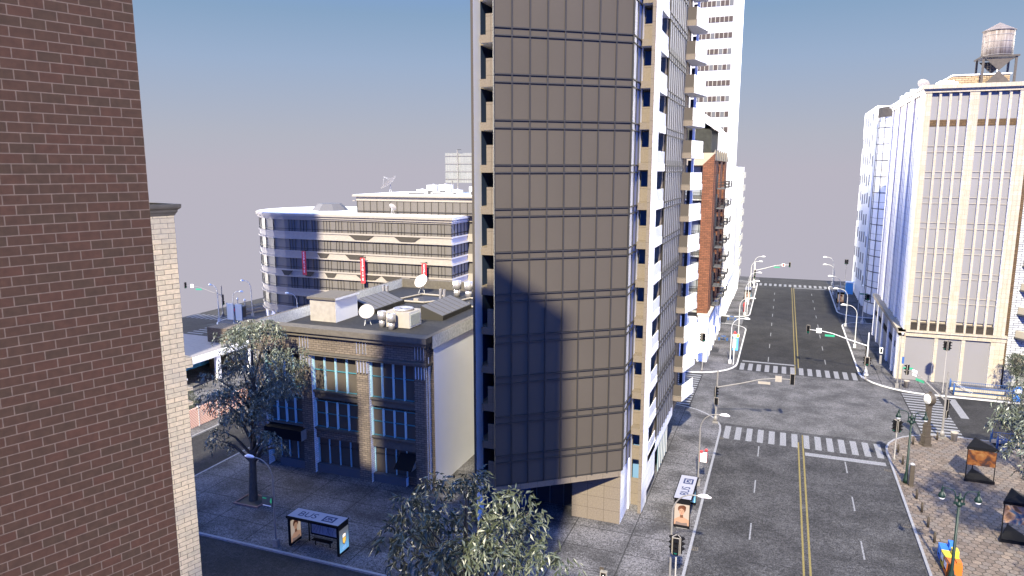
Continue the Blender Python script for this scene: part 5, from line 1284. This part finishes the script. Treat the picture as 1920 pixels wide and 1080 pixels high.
# ---------------- plaza furniture
def bollard(loc, label=None):
    b = MB(); b.lathe([(.1, 0), (.1, .72), (.085, .75), (.085, .8), (.1, .84), (.05, .9)], n=10)
    o = b.build('bollard', M_BRONZE); o.location = loc
    return tag(o, label, 'bollard', 'low bronze posts along the plaza kerb')
labs = ['low bronze post nearest the plaza corner signal', 'low bronze post left of the street clock', 'low bronze post between the corner signal and the green lamp', 'low bronze post right behind the street clock',
        'low bronze post just past the stout domed one', 'second low bronze post below the stout domed one', 'third low bronze post below the stout domed one', 'low bronze post nearest the newspaper boxes', 'low bronze post in front of the orange newspaper box']
b0 = None
for (x, y), l in zip(((12.1, 76.85), (13.85, 79.75), (12.1, 73.75), (16.4, 82.0), (12.12, 65.95), (12.12, 63.4), (12.15, 60.75), (12.16, 58.2), (12.3, 52.0)), labs):
    if b0 is None: b0 = bollard((x, y, 0), l)
    else:
        o = b0.copy(); COL.objects.link(o); o.location = (x, y, 0); o['label'] = l
t = thing('domed_bollard', 'stout dark bollard with a pale domed cap beside the green lamp', 'bollard', (12.06, 68.65, 0))
b = MB(); b.box(-.17, -.15, 0, .2, .17, 1.95); b.build('body', M_BRONZE, t)
b = MB((.02, .25, 0)); b.lathe([(.26, .1), (.26, 1.75), (.2, 2.0), (.05, 2.1)], n=16); b.build('cap', mat('pale_dome', (.22, .22, .23)), t)
def twin_lamp(loc, label):
    t = thing('twin_lamp', label, 'lamp post', loc, 0, 'green twin-lantern lamp posts on the plaza')
    b = MB(); b.lathe([(.24, 0), (.24, .35), (.2, .42), (.17, .8), (.11, .95), (.085, 5.6)], n=12); b.build('pole', M_GREEN, t)
    b = MB(); b.lathe([(.09, 5.55), (.2, 5.65), (.2, 5.8), (.1, 5.85), (.1, 6.05), (.17, 6.1), (.17, 6.22), (.08, 6.3), (.06, 6.5), (.01, 6.55)], n=12); b.box(-.34, -.06, 5.72, .34, .06, 5.86); b.box(-.28, -.06, 6.1, .28, .06, 6.22); b.build('collar', M_GREEN, t)
    for s_ in (-1, 1):
        b = MB(); b.tube([(s_ * .25, 0, 5.8), (s_ * .27, 0, 6.4)] + [(s_ * (.27 + .4 - .4 * math.cos(R(a))), 0, 6.4 + .34 * math.sin(R(a))) for a in (30, 60, 90)] + [(s_ * 1.0, 0, 6.76), (s_ * 1.05, 0, 6.6)], .035, 6); ar = b.build('arm', M_GREEN, t)
        b = MB(); b.lathe([(.22, 6.08), (.24, 6.18), (.19, 6.32), (.1, 6.45), (.07, 6.52), (.09, 6.6), (.03, 6.72), (.05, 6.78), (.01, 6.9)], (s_ * 1.06, 0, 0), n=14); ln = b.build('lantern', M_GREEN, t)
        b = MB(); b.lathe([(.05, 5.92), (.15, 5.95), (.205, 6.06), (.2, 6.1)], (s_ * 1.06, 0, 0), n=12); b.build('globe', M_GLOBE, ln)
twin_lamp((11.74, 69.25, 0), 'green twin-lantern lamp post beside the stout domed bollard')
twin_lamp((12.2, 52.6, 0), 'green twin-lantern lamp post rising in front of the newspaper boxes')
t = thing('street_clock', 'tall brown cast-iron street clock at the plaza corner', 'clock', (15.0, 80.0, 0), R(-62))
b = MB(); b.box(-.42, -.42, 0, .42, .42, .25); b.box(-.34, -.34, .25, .34, .34, 1.0); b.box(-.38, -.38, 1.0, .38, .38, 1.1); b.box(-.27, -.27, 1.1, .27, .27, 2.1); b.box(-.3, -.3, 2.1, .3, .3, 2.2)
b.prism([(-.2, -.2), (.2, -.2), (.2, .2), (-.2, .2)], 2.2, 4.3); b.box(-.25, -.25, 4.2, .25, .25, 4.35); b.build('pedestal', M_BRONZE, t)
b = MB(); b.T = Matrix.Translation((0, .26, 4.95)) @ Matrix.Rotation(R(90), 4, 'X'); b.lathe([(.01, 0), (.6, 0), (.64, .06), (.64, .46), (.6, .52), (.01, .52)], n=24); b.box(-.1, .6, .16, .1, .8, .36); b.build('case', M_BRONZE, t)
for s_ in (-1, 1):
    b = MB(); b.T = Matrix.Translation((0, s_ * .27, 4.95)) @ Matrix.Rotation(R(90), 4, 'X'); b.lathe([(.52, -.01), (.52, .01)], n=24); fc = b.build('dial', M_GLOBE, t)
    b = MB(); b.T = Matrix.Translation((0, s_ * .29, 4.95)) @ Matrix.Rotation(R(90), 4, 'X'); b.box(-.02, 0, -.01, .02, .4, .01); b.box(0, -.02, -.01, .27, .02, .01)
    for k in range(12):
        a = k * R(30); b.box(.45 * math.cos(a) - .015, .45 * math.sin(a) - .015, -.005, .45 * math.cos(a) + .015, .45 * math.sin(a) + .015, .005)
    b.build('hands', M_BLACK, fc)
def img_mat(name, stops, scale, seed):
    m = bpy.data.materials.new(name); m.use_nodes = True; n = m.node_tree; b = n.nodes['Principled BSDF']; b.inputs['Roughness'].default_value = .4
    tcn = n.nodes.new('ShaderNodeTexCoord'); mp = n.nodes.new('ShaderNodeMapping'); mp.inputs['Location'].default_value = (seed, seed, 0); nz = n.nodes.new('ShaderNodeTexNoise'); nz.inputs['Scale'].default_value = scale; nz.inputs['Detail'].default_value = 4; nz.inputs['Distortion'].default_value = .8
    rp = n.nodes.new('ShaderNodeValToRGB')
    for i, (p, c) in enumerate(stops):
        e = rp.color_ramp.elements[i] if i < 2 else rp.color_ramp.elements.new(p); e.position = p; e.color = (*c, 1)
    n.links.new(tcn.outputs['Object'], mp.inputs[0]); n.links.new(mp.outputs[0], nz.inputs[0]); n.links.new(nz.outputs[0], rp.inputs[0]); n.links.new(rp.outputs[0], b.inputs['Base Color'])
    return m
IM1 = img_mat('picture_autumn', [(.36, (.02, .01, .008)), (.44, (.05, .016, .005)), (.52, (.10, .032, .005)), (.68, (.15, .07, .02))], 1.6, 3)
IM2 = img_mat('picture_portraits', [(.3, (.02, .05, .09)), (.42, (.04, .07, .11)), (.52, (.28, .17, .10)), (.62, (.10, .045, .02))], 1.3, 8)
def kiosk(loc, im, label, rz=0):
    t = thing('picture_kiosk', label, 'display kiosk', loc, rz, 'triangular picture kiosks on the plaza')
    tri = [(0, 0), (2.3, 0), (1.15, 2.7)]; inn = [(.12, .1), (2.18, .1), (1.15, 2.5)]
    b = MB(); b.prism([(-.05, -.05), (2.35, -.05), (1.15, 2.8)], 0, .28); b.build('base', M_BLACK, t)
    for x, y in ((.05, .04), (2.25, .04), (1.15, 2.65)):
        b = MB(); b.box(x - .035, y - .035, .28, x + .035, y + .035, 3.3); b.build('post', M_BLACK, t)
    b = MB(); b.prism([(-.1, -.1), (2.4, -.1), (1.15, 2.85)], 3.1, 3.32)
    b.add([(-.1, -.1, 3.32), (2.4, -.1, 3.32), (1.15, 2.85, 3.32), (1.15, .9, 3.62)], [(0, 1, 3), (1, 2, 3), (2, 0, 3)]); b.build('roof', M_BLACK, t)
    b = MB(); b.box(.06, -.02, 1.6, 2.24, .02, 3.0); b.build('picture', im, t)
    a = Vector((2.25, .04)); c = Vector((1.15, 2.65))
    b = MB((a.x, a.y, 0), math.atan2(*(c - a).yx)); b.box(.06, -.02, 1.6, 2.7, .02, 3.0); b.build('picture', im, t)
kiosk((16.8, 71.6, 0), IM1, 'black triangular kiosk with an orange autumn picture, under the plaza tree')
kiosk((16.85, 60.15, 0), IM2, 'black triangular kiosk with a blue and flesh-toned picture at the right edge', R(0))
for dy, mcol, cap, l in ((0, M_ORANGE, M_ORANGE, 'orange newspaper box nearest the picture bottom'), (1.05, M_YBOX, M_YBOX, 'yellow newspaper box between the orange and the blue ones'), (2.1, M_BBOX, M_BBOX, 'blue newspaper box, last of the row of three')):
    t = thing('newspaper_box', l, 'newspaper box', (12.0, 53.1 + dy, 0), 0, 'newspaper boxes in a row on the plaza')
    b = MB(); b.box(0, 0, .1, .95, .98, 1.05); b.box(.55 if dy else .62, .2, 1.05, .95, .8, 1.45 if dy else 1.15); b.box(.1, .1, 0, .2, .2, .1); b.box(.75, .75, 0, .85, .85, .1); b.box(.1, .75, 0, .2, .85, .1); b.box(.75, .1, 0, .85, .2, .1); b.build('cabinet', mcol, t)
    b = MB(); b.box(-.02, .15, .55, -.001, .83, .95); b.build('window', M_WSIGN if dy < 2 else M_LBLUE, t)
    b = MB(); b.box(-.04, .4, .4, -.001, .6, .46); b.build('handle', M_BLACK, t)
def bin_(loc, label):
    t = thing('litter_bin', label, 'litter bin', loc, 0, 'pale stone litter bins at the corners')
    b = MB(); b.lathe([(.26, 0), (.34, .85), (.38, .87), (.38, .95), (.3, .95), (.26, .6), (.01, .6)], n=16); b.build('body', M_PALE, t)
bin_((18.0, 82.4, 0), 'pale litter bin at the plaza corner behind the clock'); bin_((16.2, 101.4, 0), 'pale litter bin at the foot of the cream tower by the lamp')
def subway(loc, rz, L, label, globes=True):
    t = thing('subway_entrance', label, 'subway entrance', loc, rz)
    b = MB(); b.box(0, 0, 0, L, .15, .35); b.box(0, 2.2, 0, L, 2.35, .35); b.box(L - .1, .15, 0, L, 2.2, .35); b.build('kerb_wall', M_STONE, t)
    for y in (.02, 2.22):
        r = MB()
        for z in (.45, 1.15): r.tube([(0, y + .05, z), (L, y + .05, z)], .035, 5)
        for k in range(int(L / .22)): r.tube([(.11 + .22 * k, y + .05, .4), (.11 + .22 * k, y + .05, 1.15)], .016, 4)
        r.build('railing', M_RAILB, t)
    r = MB()
    for z in (.45, 1.15): r.tube([(L - .05, .1, z), (L - .05, 2.25, z)], .035, 5)
    for k in range(9): r.tube([(L - .05, .2 + .24 * k, .4), (L - .05, .2 + .24 * k, 1.15)], .016, 4)
    r.build('railing', M_RAILB, t)
    r = MB(); r.tube([(.3, .6, 1.2), (2.6, .6, -.02)], .03, 5); r.tube([(.3, 1.7, 1.2), (2.6, 1.7, -.02)], .03, 5); r.build('handrail', M_METALW, t)
    b = MB(); b.box(.1, .2, .005, L - .1, 2.15, .012); b.build('stairwell', M_BLACK, t)
    for y in (.05, 2.3):
        p = MB(); p.lathe([(.1, 0), (.1, 1.3), (.06, 1.35), (.05, 2.7 if globes else 1.5)], (0, y, 0), n=8); p = p.build('newel', M_RAILB, t)
        if globes:
            q = MB(); q.lathe([(.02, 2.68), (.17, 2.75), (.22, 2.9), (.17, 3.05), (.02, 3.12)], (0, y, 0), n=12); q.build('globe', M_GLOBE, p)
subway((21.3, 100.1, 0), 0, 6.2, 'blue railed subway stair in front of the cream tower', globes=False)
subway((21.5, 83.9 - 2.9, 0), 0, 5.0, 'blue railed subway stair at the back of the plaza, behind the trees', globes=False)
subway((-97.2, 108.4, 0), R(78), 8, 'distant blue railed subway stair with white globes before the curved building')
b = MB(); b.box(27.6, 99.9, 0, 28.4, 100.6, 1.7); b.box(27.66, 99.86, 1.0, 28.34, 99.899, 1.5, 1); tag(b.build('mailbox', [M_BBOX, M_WSIGN]), 'bright blue box at the right edge past the subway railing', 'mailbox')
# ---------------- small things along the far pavements
def simple(nm, label, cat, loc, fn, mats, grp=None):
    b = MB(loc); fn(b); return tag(b.build(nm, mats), label, cat, grp)
simple('phone_booth', 'light blue phone booth with a yellow top on the west kerb beyond the crossing', 'phone booth', (-5.9, 113.6, 0), lambda b: (b.box(-.4, 0, 0, .4, .9, 2.1), b.box(-.42, 0, 2.1, .42, .92, 2.4, 1), b.box(-.3, -.02, .9, .3, -.001, 1.9, 0)), [M_LBLUE, M_YBOX])
for x, y, l in ((-6.3, 118.6, 'red fire alarm box behind the light blue phone booth'), (-6.3, 146.2, 'red fire alarm box beyond the narrow west side street')):
    simple('alarm_box', l, 'alarm box', (x, y, 0), lambda b: (b.lathe([(.2, 0), (.12, .3), (.1, 1.0), (.2, 1.1), (.2, 1.7), (.05, 1.95)], n=8), b.box(-.2, -.2, 1.1, .2, .2, 1.65)), [M_RED], 'red alarm boxes on the west kerb')
simple('parking_meter', 'pale pay post with a square head beside the blue phone booth', 'pay post', (-5.6, 104.9, 0), lambda b: (b.lathe([(.12, 0), (.07, .2), (.07, 4.2)], n=8), b.box(-.24, -.1, 2.5, .24, .1, 3.8), b.box(-.3, -.1, 4.2, .3, .1, 4.5)), [M_METALW])
simple('sign_post', 'thin pole beside the second street lamp past the crossing', 'sign post', (-5.6, 143.2, 0), lambda b: (b.lathe([(.1, 0), (.06, .2), (.06, 3.4)], n=8), b.box(-.3, -.05, 2.6, .3, .05, 3.4)), [M_METALW])
simple('street_sign', 'green street-name blade on a thin post at the cream tower corner', 'street sign', (15.55, 101.2, 0), lambda b: (b.tube([(0, 0, 0), (0, 0, 3.0)], .04, 6), b.box(.05, -.03, 2.5, 1.2, .03, 2.75, 1), b.box(-.15, -.05, 3.2, .1, .05, 4.1, 2)), [M_METAL, M_GSIGN, M_BSIGN])
simple('street_sign', 'green street-name blade on a thin post by the glass drum', 'street sign', (14.65, 151.3, 0), lambda b: (b.tube([(0, 0, 0), (0, 0, 4.6)], .06, 6), b.box(0.1, -.03, 4.0, 1.5, .03, 4.25, 1)), [M_METALW, M_GSIGN])
simple('kiosk_box', 'pale blue kiosk box at the foot of the checkered tower', 'kiosk', (14.2, 176, 0), lambda b: (b.box(0, 0, 0, 1.5, 1.5, 2.6), b.box(-.1, -.1, 2.6, 1.6, 1.6, 2.75, 1)), [M_LBLUE, M_WHITE])
simple('walk_signal_box', 'white pedestrian signal box on a short grey post by the side display windows', 'pedestrian signal', (13.7, 107.4, 0), lambda b: (b.box(-.2, -.1, 2.9, .2, .1, 3.7), b.box(-.12, -.13, 3.0, .12, -.101, 3.6, 1), b.box(-.14, -.1, 1.4, .14, .1, 2.6, 2)), [M_WSIGN, M_BLACK, M_METAL])
for k, (x, y, l) in enumerate(((-8.2, 119.8, 'dark cafe table set on the west pavement, nearer one'), (-8.0, 137.0, 'dark cafe table set on the west pavement, farther one'))):
    simple('cafe_table', l, 'table', (x, y, 0), lambda b: (b.lathe([(.45, .7), (.45, .75)], n=12), b.tube([(0, 0, 0), (0, 0, .7)], .04, 6), b.box(-.8, -.2, 0, -.5, .2, .45), b.box(.5, -.2, 0, .8, .2, .45)), [M_RAILB], 'cafe tables on the west pavement')
for x, l in ((-96.2, 'white hanging banner board at the far-left corner, left one'), (-94.2, 'white hanging banner board at the far-left corner, right one')):
    simple('banner_board', l, 'banner board', (x, 103.2, 0), lambda b: (b.box(-.75, 0, .1, .75, .15, 3.2, 0), b.box(-.8, .02, 0, -.75, .13, 3.3, 1), b.box(.75, .02, 0, .8, .13, 3.3, 1)), [mat('cream_banner', (.85, .74, .52)), M_RAILB], 'white banner boards near the subway stair')
simple('news_stand', 'small cluttered newsstand between the globe posts of the far subway stair', 'newsstand', (-97.0, 106.6, 0), lambda b: (b.box(-1.1, -.5, 0, 1.1, .5, 1.9), b.box(-1.2, -.7, 1.9, 1.2, .6, 2.1, 1), b.box(-.9, -.56, 1.1, -.3, -.5, 1.6, 2), b.box(-.1, -.56, 1.1, .4, -.5, 1.6, 3)), [M_CORN, M_FRAME2, M_RED, M_LBLUE])
